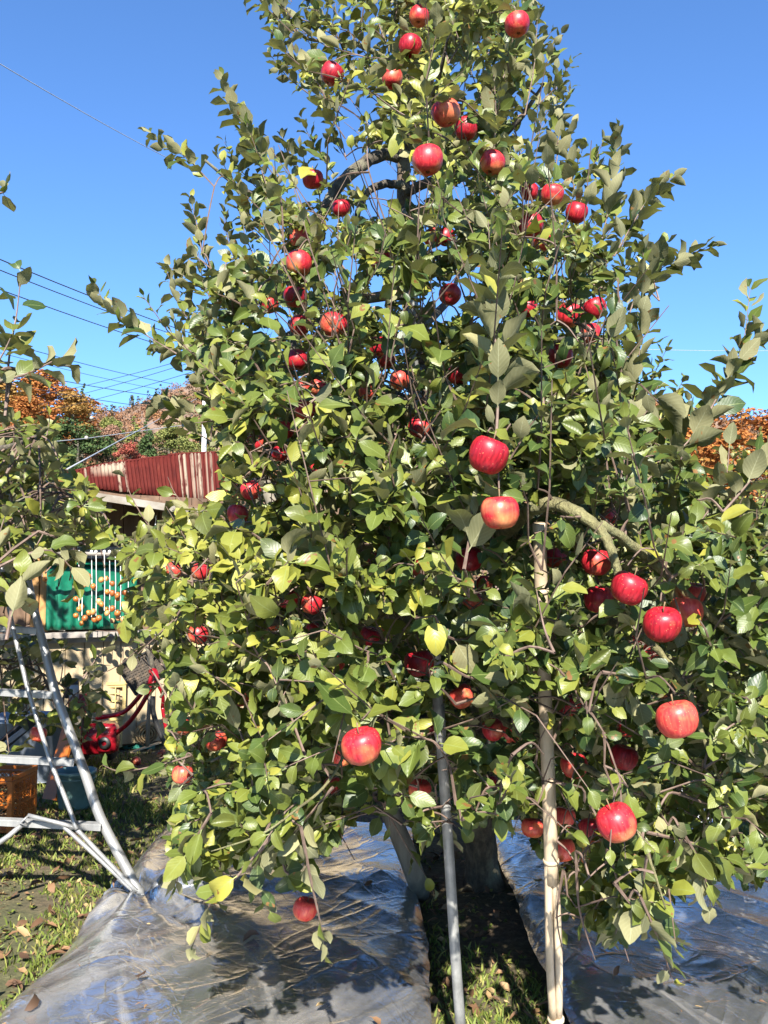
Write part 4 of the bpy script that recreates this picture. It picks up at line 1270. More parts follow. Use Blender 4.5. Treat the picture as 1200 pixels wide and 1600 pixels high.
cloth('crumpled dark teal sheet on the ground under the handlebars', 205, 1158, .55, .5, M['tealcloth'], .10, 'ground_cloth', 'cloth', 2)
cloth('white crumpled film scraps at the far corner of the silver sheet', 1083, 1283, .42, .45, M['white'], .13, 'film_scrap', 'plastic film', 5, .06)
cloth('pale crumpled plastic lying behind the stick and fallen apples', 285, 1146, .35, .3, M['white'], .05, 'film_scrap', 'plastic film', 8)
t = thing('brush_pile', 'small heap of thin dry twigs at the end of the black lever', 'twig heap', G(285, 1190))
m = MB()
for i in range(70):
    c0 = G(284, 1186); a = random.uniform(0, PI); L = random.uniform(.1, .28)
    p = Vector((c0.x + random.gauss(0, .08), c0.y + random.gauss(0, .10), random.uniform(.02, .16)))
    d = Vector((math.cos(a), math.sin(a) * .6, random.uniform(-.1, 1.0))) * L
    m.tube([(p - d / 2, .005), (p + d / 2, .003)], 4, False)
tag(m.build('dry_twigs', M['twig'], t), kind='stuff')
for x0, y0, x1, y1 in ((200, 1157, 237, 1152), (205, 1175, 250, 1160), (262, 1197, 284, 1172)):
    a, b_ = G(x0, y0, .03), G(x1, y1, .05)
    lab = {200: 'thin pale lath lying across the teal sheet', 205: 'pale flat lath beside the fallen apple', 262: 'thin bare twig lying by the heap of dry twigs'}[x0]
    tag(MB().bar(a, b_, .03 if x0 != 262 else .008, .012).build('wood_lath', M['board'] if x0 != 262 else M['oldwood'], None), lab, 'stick')
# pale tub with black bar, at the picture edge behind the ladder
t = thing('plastic_tub', 'pale blue grey plastic tub behind the ladder, partly covered by leaves', 'tub', G(-5, 1240))
c0 = G(-5, 1240)
def tub(c, w, d, h, R, mat, par):
    m = MB(); pr = [(.80, 0), (.84, .01), (1.0, h), (1.05, h), (1.05, h - .03)]
    for (k, z) in pr:
        for i in range(24):
            a = 2 * PI * i / 24
            x = math.copysign(abs(math.cos(a)) ** .45, math.cos(a)) * w / 2 * k; y = math.copysign(abs(math.sin(a)) ** .45, math.sin(a)) * d / 2 * k
            m.v.append(Vector(c) + R @ Vector((x, y, z)))
    for i in range(len(pr) - 1):
        for k in range(24): m.f.append((i * 24 + k, i * 24 + (k + 1) % 24, (i + 1) * 24 + (k + 1) % 24, (i + 1) * 24 + k))
    m.f.append(tuple(range(24)))
    return m.build('tub_body', mat, par, True)
tub(Vector((c0.x, c0.y + .5, 0)), .62, .45, .48, Matrix.Rotation(.1, 3, 'Z'), M['bluewhite'], t)
t = thing('black_bar', 'thick black bar leaning diagonally in front of the pale tub', 'bar', P(2, 1170, 6.1))
MB().bar(P(-6, 1172, 6.1), P(58, 1118, 6.3), .04, .07).build('beam', M['black'], t)
MB().bar(P(-2, 1170, 6.07), P(40, 1138, 6.15), .012, .03).build('strip', M['bluewhite'], t)
# ------------------------------------------------------------------ leaves
LR = []          # leaf records: base, axis, normal, L, W, bend, fold, rnd, yellow, spot, hero
UP = Vector((0, 0, 1))
def rv(): return Vector((random.gauss(0, 1), random.gauss(0, 1), random.gauss(0, 1)))

def add_leaf(rec, base, axis, nrm, L, yellow, hero=0, ratio=None):
    axis = axis.normalized()
    nrm = nrm - axis * nrm.dot(axis)
    if nrm.length < 1e-4: nrm = orth(axis)[0]
    nrm.normalize()
    lt, yellow = yellow if isinstance(yellow, tuple) else (0.0, yellow)
    rec.append((tuple(base), tuple(axis), tuple(nrm), L, L * (ratio or random.uniform(.58, .78)), random.gauss(.45, .75), random.choice((random.uniform(0, .35), random.uniform(.2, .85))),
                min(1, max(0, random.gauss(.42, .27) + lt)), min(1, max(0, yellow)), 1.0 if random.random() < .3 else 0.0, hero))

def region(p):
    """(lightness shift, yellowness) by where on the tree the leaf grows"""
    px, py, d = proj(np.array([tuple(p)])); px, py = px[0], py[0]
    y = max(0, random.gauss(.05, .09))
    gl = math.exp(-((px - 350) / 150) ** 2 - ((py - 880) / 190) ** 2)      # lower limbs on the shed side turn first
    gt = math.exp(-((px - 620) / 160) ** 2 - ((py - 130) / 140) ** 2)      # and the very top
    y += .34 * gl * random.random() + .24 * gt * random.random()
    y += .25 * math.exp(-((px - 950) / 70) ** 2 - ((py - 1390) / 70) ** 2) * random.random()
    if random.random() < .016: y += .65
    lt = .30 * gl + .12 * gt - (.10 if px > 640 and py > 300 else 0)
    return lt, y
def yellow_at(p): return region(p)

def spur(rec, p, d, n, size, sunny=.5, hang=0.0, yl=None):
    """a rosette of leaves at the end of a short fruiting spur"""
    d = (d + UP * .25).normalized()
    u, w = orth(d)
    a0 = random.uniform(0, 6.28)
    for i in range(n):
        a = a0 + i * 2.4 + random.gauss(0, .25)
        rad = u * math.cos(a) + w * math.sin(a)
        el = random.uniform(.0, .9)
        ax = rad + d * el + Vector((0, 0, -hang * random.uniform(.3, 1.2))) + rv() * .12
        nr = d * .55 + UP * .45 + TO_SUN * sunny * .85 + rv() * .6
        L = size * random.uniform(.55, 1.2)
        add_leaf(rec, p + rad * .004, ax, nr, L, yellow_at(p) if yl is None else yl())

def shoot(rec, pts, n, size, sunny=.25, hang=.12, hero=1, spread=.75, yl=None, taper=.55):
    """a long shoot with spirally set leaves; pts [Vector]"""
    seg = [(pts[i + 1] - pts[i]).length for i in range(len(pts) - 1)]
    tot = sum(seg); a = random.uniform(0, 6.28)
    for i in range(n):
        t = .14 + .86 * (i + random.uniform(-.2, .2)) / max(1, n - 1)
        t = min(max(t, 0), .999)
        q = t * tot; k = 0
        while k < len(seg) - 1 and q > seg[k]: q -= seg[k]; k += 1
        p = pts[k].lerp(pts[k + 1], min(1, q / seg[k])); tg = (pts[k + 1] - pts[k]).normalized()
        a += 2.4 + random.gauss(0, .2)
        u, w = orth(tg)
        rad = u * math.cos(a) + w * math.sin(a)
        fwd = random.uniform(.6, 1.25) + (.9 if t > .92 else 0)
        ax = rad * spread + tg * fwd + Vector((0, 0, -hang * random.uniform(.2, 1.3))) + rv() * .09
        tu = tg if tg.z > -.1 else Vector((tg.x, tg.y, .3)) * .5
        nr = tu * .8 - rad * .3 + UP * .3 + TO_SUN * sunny * .9 + rv() * .42
        L = size * (1 - taper * .75 * max(0, t - .45) / .55) * random.uniform(.8, 1.1) * (.75 if t < .2 else 1)
        add_leaf(rec, p, ax, nr, L, yellow_at(p) if yl is None else yl(), hero)

ROWS_LO = (0, .2, .48, .78, 1); COLS_LO = (-1, 0, 1)
ROWS_HI = (0, .12, .3, .5, .7, .87, 1); COLS_HI = (-1, -.5, 0, .5, 1)
def leaf_arrays(rec, hi=False):
    """vertices (n, nv, 3), quads (nf, 4), uv (nv, 2), attr (n, 4)"""
    n = len(rec)
    B = np.array([r[0] for r in rec]); A = np.array([r[1] for r in rec]); N = np.array([r[2] for r in rec])
    L = np.array([r[3] for r in rec]); Wd = np.array([r[4] for r in rec]); K = np.array([r[5] for r in rec]); Fo = np.array([r[6] for r in rec])
    K = np.where(np.abs(K) < .03, .03, K)
    Sd = np.cross(A, N)
    pet = L * .20
    B2 = B + A * pet[:, None]
    rows, cols = (ROWS_HI, COLS_HI) if hi else (ROWS_LO, COLS_LO)
    nr_, nc = len(rows), len(cols)
    V = np.zeros((n, nr_ * nc + 4, 3)); uv = np.zeros((nr_ * nc + 4, 2))
    ph = rng.random(n) * 6.28; amp = .05 + .10 * rng.random(n); tw = rng.normal(0, .35, n)
    for i, t in enumerate(rows):
        an = K * t
        P0 = B2 + A * (L * np.sin(an) / K)[:, None] - N * (L * (1 - np.cos(an)) / K)[:, None]
        Nt = N * np.cos(an)[:, None] + A * np.sin(an)[:, None]
        ct, s_t = np.cos(tw * t)[:, None], np.sin(tw * t)[:, None]
        S2 = Sd * ct + Nt * s_t; N2 = Nt * ct - Sd * s_t
        w = (math.sin(PI * min(.985, max(.02, t)) ** .80)) ** .78
        if t == 1: w = .03
        if t == 0: w = .10
        ser = 1 + (.05 if i % 2 else -.03) if hi else 1
        for j, c in enumerate(cols):
            off = c * w * Wd / 2 * (ser if abs(c) == 1 else 1)
            wave = amp * abs(c) ** 1.5 * np.sin(2 * PI * 1.4 * t + ph + (1.3 if c > 0 else 0)) * Wd * w
            V[:, i * nc + j] = P0 + S2 * (off * np.cos(Fo))[:, None] + N2 * (np.abs(off) * np.sin(Fo) + wave)[:, None]
            uv[i * nc + j] = (.5 + .5 * c, t)
    o = nr_ * nc
    pw = .0011 + .0004 * (L / .1)
    V[:, o] = B - Sd * pw[:, None]; V[:, o + 1] = B + Sd * pw[:, None]
    V[:, o + 2] = B2 + Sd * pw[:, None] + A * .004; V[:, o + 3] = B2 - Sd * pw[:, None] + A * .004
    uv[o:] = (.5, .5)
    Q = [(i * nc + j, i * nc + j + 1, (i + 1) * nc + j + 1, (i + 1) * nc + j) for i in range(nr_ - 1) for j in range(nc - 1)]
    Q.append((o, o + 1, o + 2, o + 3))
    at = np.array([(r[7], r[8], r[9], 1) for r in rec])
    return V, np.array(Q), uv, at

def leaf_mass(rec, name, parent, mat):
    V, Q, uv, at = leaf_arrays(rec)
    n, nv = V.shape[:2]
    Fq = (np.arange(n)[:, None, None] * nv + Q[None]).reshape(-1, 4)
    o = mk(name, V.reshape(-1, 3), Fq, mat, parent, smooth=True, org=wo(parent), attr=np.repeat(at, nv, 0), uv=np.tile(uv, (n, 1)))
    return tag(o, kind='stuff')

def leaf_parts(rec, parent, mat):
    V, Q, uv, at = leaf_arrays(rec, True)
    for i in range(len(rec)):
        mk('leaf', V[i], Q, mat, parent, smooth=True, org=rec[i][0], attr=np.repeat(at[i:i + 1], V.shape[1], 0), uv=uv)

def pick_visible(rec, nmax, blockers):
    """indices of the nmax leaves that show largest from the photograph's place"""
    cell = 7.0
    zb = {}
    C0 = np.array([np.array(r[0]) + np.array(r[1]) * r[3] * .65 for r in rec])
    px, py, d = proj(C0)
    L = np.array([r[3] for r in rec]); rp = L * F / d
    A = np.array([r[1] for r in rec]); N = np.array([r[2] for r in rec])
    vd = C0 - np.array([0, 0, CH]); vd /= np.linalg.norm(vd, axis=1, keepdims=True)
    face = np.abs((N * vd).sum(1)) * .75 + .25
    for (bx, by, bd, br) in blockers:
        for gx in range(int((bx - br) // cell), int((bx + br) // cell) + 1):
            for gy in range(int((by - br) // cell), int((by + br) // cell) + 1):
                if bd < zb.get((gx, gy), (9e9,))[0]: zb[(gx, gy)] = (bd, -1)
    for i in np.argsort(d):
        r = rp[i] * .33 * face[i] + 3
        if px[i] < -20 or px[i] > 1220 or py[i] < -20 or py[i] > 1620: continue
        for gx in range(int((px[i] - r) // cell), int((px[i] + r) // cell) + 1):
            for gy in range(int((py[i] - r) // cell), int((py[i] + r) // cell) + 1):
                if (gx, gy) not in zb: zb[(gx, gy)] = (d[i], int(i))
    cnt = {}
    for (dd, i) in zb.values():
        if i >= 0: cnt[i] = cnt.get(i, 0) + 1
    return set(sorted(cnt, key=lambda i: -cnt[i])[:nmax])

# ------------------------------------------------------------------ the apple tree
tree = thing('apple_tree', 'tall apple tree full of red fruit, its limbs held up by bamboo and wooden props', 'apple tree', G(757, 1372))
def limb(pts, name, mat, sides=8, k=6, wob=.0016):
    L = catmull([(P(a, b, c), r) for a, b, c, r in pts], k)
    L = [(p + rv() * wob * (0 if i in (0, len(L) - 1) else 1) * min(1, r / .02), r) for i, (p, r) in enumerate(L)]
    MB().tube(L, sides).build(name, M[mat], tree, True)
    return L
NODES = []       # (position, radius) where secondary branches may start
def add_nodes(L):
    for p, r in L:
        NODES.append((p, r))
g0 = G(757, 1376)
tr = catmull([(g0 + Vector((0, 0, -.06)), .118), (g0 + Vector((-.005, 0, .05)), .086), (P(751, 1290, 4.76), .074), (P(747, 1210, 4.75), .072), (P(735, 1100, 4.75), .078), (P(712, 980, 4.75), .08),
              (P(690, 850, 4.72), .068), (P(665, 700, 4.7), .060), (P(648, 560, 4.7), .048), (P(638, 430, 4.7), .040), (P(632, 330, 4.7), .036), (P(631, 245, 4.7), .034),
              (P(640, 150, 4.6), .026), (P(655, 50, 4.6), .02), (P(660, -80, 4.6), .014), (P(660, -190, 4.6), .006)], 6)
m = MB(); m.tube(tr, 30)
for i, v in enumerate(m.v):          # the bark surface is lumpy
    m.v[i] = v + (v - tr[min(i // 30, len(tr) - 1)][0]).normalized() * (.016 * mnoise.noise(v * 8) + .010 * mnoise.noise(Vector((v.x * 40, v.y * 40, v.z * 16)))) * (1 if v.z < 2 else .3)
m.build('trunk', M['bark'], tree, True)
add_nodes(tr[20:])
LIMBS = [
 ([(631, 247, 4.7, .030), (592, 243, 4.65, .034), (545, 275, 4.5, .031), (515, 312, 4.4, .029), (490, 370, 4.3, .024), (470, 450, 4.2, .018), (455, 560, 4.1, .011)], 'limb_dark'),
 ([(632, 289, 4.7, .024), (600, 288, 4.6, .021), (575, 300, 4.5, .018), (560, 330, 4.4, .015), (545, 390, 4.2, .010)], 'limb_dark'),
 ([(700, 905, 4.72, .045), (740, 850, 4.0, .042), (768, 838, 3.3, .038), (797, 824, 2.72, .024), (830, 797, 2.48, .0195), (865, 787, 2.40, .0185), (900, 800, 2.35, .017), (935, 825, 2.32, .014), (955, 860, 2.30, .0125), (968, 905, 2.3, .010), (975, 960, 2.3, .006)], 'limb'),
 ([(940, 820, 2.33, .0135), (985, 850, 2.4, .0125), (1035, 892, 2.45, .012), (1080, 935, 2.45, .0115), (1130, 980, 2.5, .009), (1190, 1020, 2.6, .006)], 'limb'),
 ([(860, 950, 4.0, .022), (930, 965, 3.0, .017), (995, 990, 2.5, .010), (1040, 1030, 2.45, .0095), (1075, 1080, 2.4, .0085), (1092, 1130, 2.4, .007), (1110, 1180, 2.4, .005), (1130, 1230, 2.45, .0035)], 'limb'),
 ([(720, 970, 4.7, .04), (690, 930, 3.9, .027), (660, 930, 3.1, .016), (645, 955, 2.8, .0115), (600, 1037, 2.6, .0088), (565, 1110, 2.42, .0058), (545, 1165, 2.36, .0042), (510, 1225, 2.28, .0036), (462, 1266, 2.25, .0030), (405, 1305, 2.25, .0024), (330, 1330, 2.3, .0014)], 'limb'),
 ([(655, 640, 4.7, .04), (560, 600, 4.7, .036), (490, 620, 4.7, .033), (447, 655, 4.7, .03), (415, 715, 4.7, .026), (400, 790, 4.7, .02), (370, 880, 4.6, .014), (330, 980, 4.5, .008)], 'limb_dark'),
 ([(715, 985, 4.75, .045), (600, 960, 4.4, .036), (480, 960, 4.2, .028), (380, 985, 4.1, .02), (300, 1030, 4.0, .011), (250, 1090, 4.0, .005)], 'limb_dark'),
 ([(640, 460, 4.7, .03), (560, 470, 4.5, .025), (460, 520, 4.3, .019), (370, 560, 4.2, .012), (290, 590, 4.2, .006)], 'limb_dark'),
 ([(640, 435, 4.7, .03), (740, 385, 4.3, .023), (810, 330, 4.0, .016), (853, 327, 3.7, .0135), (880, 362, 3.65, .012), (930, 420, 3.65, .009), (960, 480, 3.6, .005)], 'limb'),
 ([(660, 680, 4.7, .04), (780, 640, 4.4, .03), (900, 620, 4.0, .021), (1000, 640, 3.8, .013), (1100, 660, 3.7, .006)], 'limb_dark'),
 ([(720, 1000, 4.75, .042), (850, 1000, 4.3, .03), (1000, 1060, 4.0, .02), (1120, 1120, 3.7, .012), (1230, 1150, 3.6, .006)], 'limb_dark'),
 ([(700, 900, 4.7, .04), (730, 820, 3.6, .029), (760, 740, 2.7, .019), (776, 680, 2.22, .011)], 'limb'),
 ([(735, 1100, 4.75, .036), (820, 1140, 3.6, .025), (900, 1190, 2.8, .012), (960, 1230, 2.4, .006), (1010, 1330, 2.3, .004), (1040, 1420, 2.3, .002)], 'limb'),
 ([(635, 300, 4.7, .028), (720, 260, 4.2, .02), (800, 200, 3.9, .012), (850, 130, 3.8, .005)], 'limb_dark'),
 ([(638, 200, 4.6, .022), (660, 180, 4.0, .016), (680, 140, 3.5, .010), (700, 60, 3.3, .005)], 'limb_dark'),
 ([(645, 120, 4.6, .018), (560, 70, 4.3, .012), (480, 60, 4.1, .007), (430, 20, 4.0, .003)], 'limb'),
 ([(490, 370, 4.3, .016), (430, 320, 4.2, .012), (370, 290, 4.15, .009), (320, 250, 4.1, .006)], 'limb_dark'),
 ([(690, 850, 4.72, .05), (640, 760, 5.5, .032), (560, 720, 6.1, .014)], 'limb_dark'),
 ([(680, 800, 4.72, .05), (800, 740, 5.5, .03), (900, 720, 6.2, .012)], 'limb_dark'),
 ([(645, 520, 4.7, .03), (700, 470, 5.3, .02), (720, 420, 5.8, .009)], 'limb_dark'),
 ([(700, 900, 4.7, .04), (620, 860, 3.8, .028), (560, 850, 3.0, .018), (500, 850, 2.6, .010), (470, 900, 2.45, .006)], 'limb'),
 ([(655, 640, 4.7, .036), (620, 650, 3.9, .026), (590, 680, 3.2, .016), (560, 700, 2.8, .009)], 'limb'),
 ([(735, 1110, 4.75, .034), (640, 1130, 3.8, .024), (520, 1130, 3.2, .015), (420, 1150, 2.9, .009), (330, 1190, 2.9, .004)], 'limb_dark'),
 ([(640, 560, 4.7, .034), (720, 560, 4.0, .024), (830, 540, 3.5, .014), (930, 520, 3.3, .007)], 'limb_dark'),
 ([(632, 330, 4.7, .028), (660, 340, 4.0, .018), (720, 350, 3.4, .010), (780, 330, 3.1, .005)], 'limb_dark'),
]
for pts, mt in LIMBS:
    add_nodes(limb(pts, 'branch', mt))

# ---- where the crown may fill the view (photograph pixels), with its gaps
CROWN = [(432, -40), (438, 60), (462, 130), (515, 165), (520, 232), (480, 275), (440, 245), (405, 255), (388, 285), (382, 335), (398, 362), (352, 402), (326, 440), (302, 490), (290, 545),
         (318, 600), (330, 655), (340, 690), (352, 725), (345, 790), (250, 805), (190, 850), (195, 910), (180, 960), (195, 1010), (262, 1030), (258, 1100), (262, 1180), (275, 1230), (272, 1330), (300, 1375),
         (420, 1330), (470, 1400), (520, 1330), (560, 1260), (600, 1285), (650, 1340), (700, 1310), (760, 1290), (800, 1290), (860, 1330), (860, 1440), (940, 1490), (1010, 1430), (1100, 1360), (1220, 1385),
         (1220, 780), (1150, 800), (1085, 730), (1040, 690), (985, 610), (968, 540), (975, 470), (965, 400), (945, 345), (900, 270), (868, 240), (862, 180), (835, 140), (828, 60), (832, -40)]
HOLES = [(578, 280, 36, 20), (556, 258, 28, 12), (655, 300, 11, 20), (592, 325, 14, 12), (592, 458, 12, 14), (690, 480, 20, 20), (528, 440, 12, 12), (735, 440, 12, 12), (436, 505, 16, 16), (420, 398, 16, 10), (638, 470, 12, 12), (470, 300, 12, 10), (760, 505, 10, 10), (545, 420, 10, 16), (380, 520, 10, 8), (880, 420, 12, 8), (720, 300, 8, 10), (545, 190, 14, 22)]
# fruit: pixel x, y, diameter, how open to view 0-1, variety, label
A_ = 'apple'
APPLES = [
 (519, 115, 38, .8, 'd', 'dark red apple alone by the sky gap on the shed side of the treetop'),
 (641, 72, 38, .6, 'd', 'red apple under the yellow leaves near the top edge, behind a thin branch'),
 (655, 26, 34, .35, 'r', 'topmost apple among yellowing leaves, cut up by foliage'),
 (613, 123, 34, .35, 'r', 'small red apple peeping out between leaves just under the thin treetop branch'),
 (697, 176, 46, .7, 'r', 'long red apple near the treetop with a leaf covering one half'),
 (728, 201, 38, .55, 'd', 'shaded dark apple just behind the half covered red one near the treetop'),
 (668, 250, 50, .85, 'r', 'big red apple beside the dark leader branch with a leaf across its cheek'),
 (770, 254, 42, .45, 'r', 'red apple behind a thin upright shoot below the treetop'),
 (808, 38, 42, .8, 'r', 'bright red apple at the outer edge of the treetop against the sky'),
 (489, 280, 34, .6, 'd', 'dull red apple above the arched dark limb on the shed side'),
 (533, 325, 30, .8, 'd', 'crimson apple hanging in the gap under the arched dark limb'),
 (677, 372, 32, .5, 'r', 'red apple low behind the leader, next to a darker one'),
 (697, 370, 30, .4, 'd', 'darker apple touching the red one behind the leader'),
 (468, 372, 32, .35, 'o', 'pinkish apple broken up by leaf shadows under the arched limb'),
 (863, 304, 37, .95, 'r', 'bright round apple with a glint at the end of the light limb'),
 (827, 299, 30, .5, 'd', 'small dark apple close to the bright round one with the glint'),
 (901, 332, 36, .55, 'd', 'shaded apple hanging below and beyond the bright round one'),
 (830, 352, 40, .5, 'd', 'shaded red apple among leaves below the light limb'),
 (849, 377, 34, .5, 'r', 'red apple half behind a leaf, lowest of those under the light limb'),
 (467, 412, 43, .9, 'r', 'large sunlit red apple, uppermost of the column above the shed roof'),
 (461, 463, 38, .8, 'd', 'dark red apple second from the top of the column above the shed roof'),
 (421, 476, 30, .35, 'r', 'small bit of red apple behind leaves beside the column above the shed roof'),
 (468, 508, 34, .6, 'd', 'shaded apple third in the column, beside the one showing its eye'),
 (521, 507, 43, 1.0, 'r', 'bright apple showing its dark eye straight to the viewer'),
 (463, 562, 36, .85, 'd', 'dark red apple fourth in the column, hanging free'),
 (470, 608, 30, .5, 'o', 'orange red apple under the column, behind bright small leaves'),
 (497, 606, 30, .4, 'r', 'red apple glimpsed behind a shoot beside the orange red one'),
 (478, 641, 36, .6, 'r', 'red apple with a leaf in front at the foot of the column'),
 (445, 672, 30, .7, 'd', 'deep crimson apple in the shade of the drooping dark limb'),
 (437, 709, 26, .7, 'd', 'small crimson apple hanging below the one in the shade of the drooping limb'),
 (399, 691, 28, .75, 'r', 'small bright apple just outside the drooping dark limb'),
 (392, 766, 34, .85, 'r', 'round red apple right beside the end of the rusty roof'),
 (371, 804, 34, .7, 'r', 'red apple under the eave board, above yellow green leaves'),
 (594, 405, 34, .55, 'd', 'dark apple high in the middle, half behind a long leaf'),
 (703, 460, 36, .85, 'd', 'dark red apple in the shaded middle, its eye turned to the viewer'),
 (589, 541, 34, .5, 'd', 'shaded crimson apple right under the sky gap by the steel pole'),
 (603, 562, 28, .4, 'd', 'nearly black red apple under the shaded crimson one'),
 (624, 594, 32, .9, 'o', 'orange red apple beside the upper steel pole'),
 (573, 612, 26, .35, 'o', 'sliver of orange red apple behind leaves next to the yellow leaf'),
 (717, 585, 36, .5, 'd', 'very dark apple in deep shade behind the tall big leaved shoot'),
 (656, 668, 37, .8, 'r', 'apple crossed by pale leaf edges below the upper steel pole'),
 (763, 711, 62, 1.0, 'd', 'large crimson apple hanging at the base of the tall big leaved shoot'),
 (495, 736, 28, .3, 'r', 'speck of red apple deep in leaves above the middle of the crown'),
 (890, 492, 42, .8, 'r', 'oval red apple next to the crack marked one, facing the orange maples'),
 (930, 482, 38, .6, 'd', 'dark half apple under a leaf above the crack marked one'),
 (923, 521, 33, .95, 'r', 'round glossy apple with a pale leaf strip across it, lowest of three together'),
 (825, 481, 30, .45, 'd', 'apple behind the tall shoot with a big leaf before it'),
 (876, 556, 40, .4, 'd', 'brownish shaded apple below the glossy one with the leaf strip'),
 (781, 800, 62, 1.0, 'r', 'very large apple resting against the elbow of the arching limb'),
 (487, 944, 34, .95, 'r', 'round bright apple with a dark dimple in the yellow green lower crown'),
 (450, 935, 34, .4, 'd', 'shaded apple tucked behind a leaf beside the bright dimpled one'),
 (424, 972, 30, .45, 'o', 'pale orange apple under a leaf, below the bright dimpled one'),
 (489, 985, 26, .5, 'r', 'small apple straight below the bright dimpled one'),
 (575, 872, 30, .5, 'd', 'strip of deep red apple below a dark leaf in the crown middle'),
 (657, 888, 32, .4, 'r', 'red apple mostly hidden under a broad leaf in the crown middle'),
 (733, 873, 42, .5, 'd', 'shaded red apple behind a thin upright twig under the very large one'),
 (757, 912, 26, .5, 'r', 'small red apple beyond the thin upright twig'),
 (738, 938, 30, .5, 'r', 'narrow lit apple at the foot of the thin upright twig'),
 (578, 994, 32, .45, 'd', 'dark apple under leaves beside the light bare branch'),
 (607, 978, 24, .4, 'o', 'small orange red apple close above the light bare branch'),
 (655, 1036, 46, .65, 'd', 'shaded apple under a big leaf above the top of the steel pipe'),
 (721, 1088, 38, .85, 'o', 'lit orange red apple next to the top of the steel pipe'),
 (565, 1165, 62, 1.0, 'r', 'largest lowest apple with a white glint, in front of the slanting wooden prop'),
 (770, 1140, 34, .7, 'r', 'shaded red apple in front of the trunk between the pipe and bamboo'),
 (796, 1147, 32, .6, 'o', 'orange apple beside the shaded red one in front of the trunk'),
 (525, 1034, 30, .35, 'o', 'orange red sliver of apple behind leaves above the largest lowest one'),
 (598, 1120, 28, .4, 'o', 'small orange apple deep in leaves above the slanting prop'),
 (672, 1134, 28, .5, 'd', 'shaded apple touching the steel pipe'),
 (932, 878, 46, .85, 'r', 'tall apple with a yellow cheek hanging under the arching limb'),
 (983, 919, 58, 1.0, 'd', 'big crimson apple where the arching limb ends'),
 (936, 936, 46, .7, 'r', 'lit red apple just beneath the tall one with a yellow cheek'),
 (1035, 975, 58, .9, 'd', 'big deep red apple with a bright patch, below the light bare limb'),
 (1072, 956, 52, .75, 'o', 'orange streaked apple crossed by the light bare limb'),
 (1082, 929, 42, .7, 'o', 'yellow orange apple just above the light bare limb'),
 (952, 808, 28, .6, 'r', 'small red apple behind the arching limb'),
 (1058, 1123, 64, 1.0, 'o', 'large apple with a golden centre at the end of a drooping twig'),
 (1038, 1079, 28, .7, 'o', 'small pink apple just above the large one with the golden centre'),
 (890, 1102, 36, .5, 'd', 'dark apple in the shade next to the bamboo prop'),
 (1019, 1018, 28, .5, 'r', 'small red apple by the yellow leaves under the big deep red one'),
 (990, 1000, 28, .35, 'd', 'dark bit of apple beneath the big crimson one'),
 (979, 1138, 30, .4, 'r', 'red apple half hid in leaves level with the golden centred one'),
 (868, 872, 36, .5, 'd', 'dark red apple behind the bamboo prop near its top'),
 (897, 1196, 42, .8, 'r', 'apple with a leaf notch in its outline beside the bamboo prop'),
 (975, 1183, 42, .85, 'd', 'crimson apple with a lit edge above the big low one'),
 (963, 1285, 61, 1.0, 'r', 'big low apple with a broad white glint, beyond the bamboo prop'),
 (925, 1298, 44, .65, 'r', 'flat lit apple tucked behind the big low one with the white glint'),
 (832, 1293, 34, .9, 'o', 'matt orange red apple on the trunk side of the bamboo prop'),
 (880, 1277, 36, .6, 'o', 'shaded orange apple touching the bamboo prop, above a leafier one'),
 (880, 1328, 38, .55, 'o', 'pale orange apple low beside the bamboo prop'),
 (911, 1334, 30, .45, 'o', 'small pale apple beneath the flat lit one'),
 (313, 893, 28, .9, 'r', 'bright red apple at the outer edge near the persimmon strings'),
 (272, 890, 26, .5, 'o', 'apple crossed by leaf shadows, nearest to the persimmon strings'),
 (310, 991, 32, .85, 'r', 'red apple with wavy leaf shadow above the handlebars'),
 (337, 1157, 34, .8, 'o', 'orange red apple low on the shed side, a leaf across its top'),
 (375, 1090, 28, .45, 'r', 'red apple behind pale leaves on the shed side'),
 (285, 1210, 33, .95, 'o', 'yellow and pink apple hanging lowest on the shed side over the grass'),
 (287, 1136, 24, .6, 'r', 'small red apple just above the dry twig heap'),
 (477, 1420, 37, .95, 'o', 'pale pink red apple hanging over the silver sheet, lowest of the whole tree'),
 (520, 1226, 28, .5, 'o', 'orange apple in shade behind the leaf under the largest one'),
 (656, 1234, 36, .55, 'o', 'orange apple half covered by leaves between the two props'),
 (533, 1182, 34, .5, 'o', 'dull orange apple hidden behind the largest low one'),
 (765, 1225, 28, .55, 'r', 'small red apple against the trunk bark'),
]
AP = []
for (px, py, dm, vis, var, lab) in APPLES:
    d = .088 * F / dm
    d = min(max(d, 2.05), 4.6)
    if 250 < px < 420 and 860 < py < 1180: d = max(d, 3.6)
    AP.append((px, py, dm, vis, var, lab, d, P(px, py, d)))

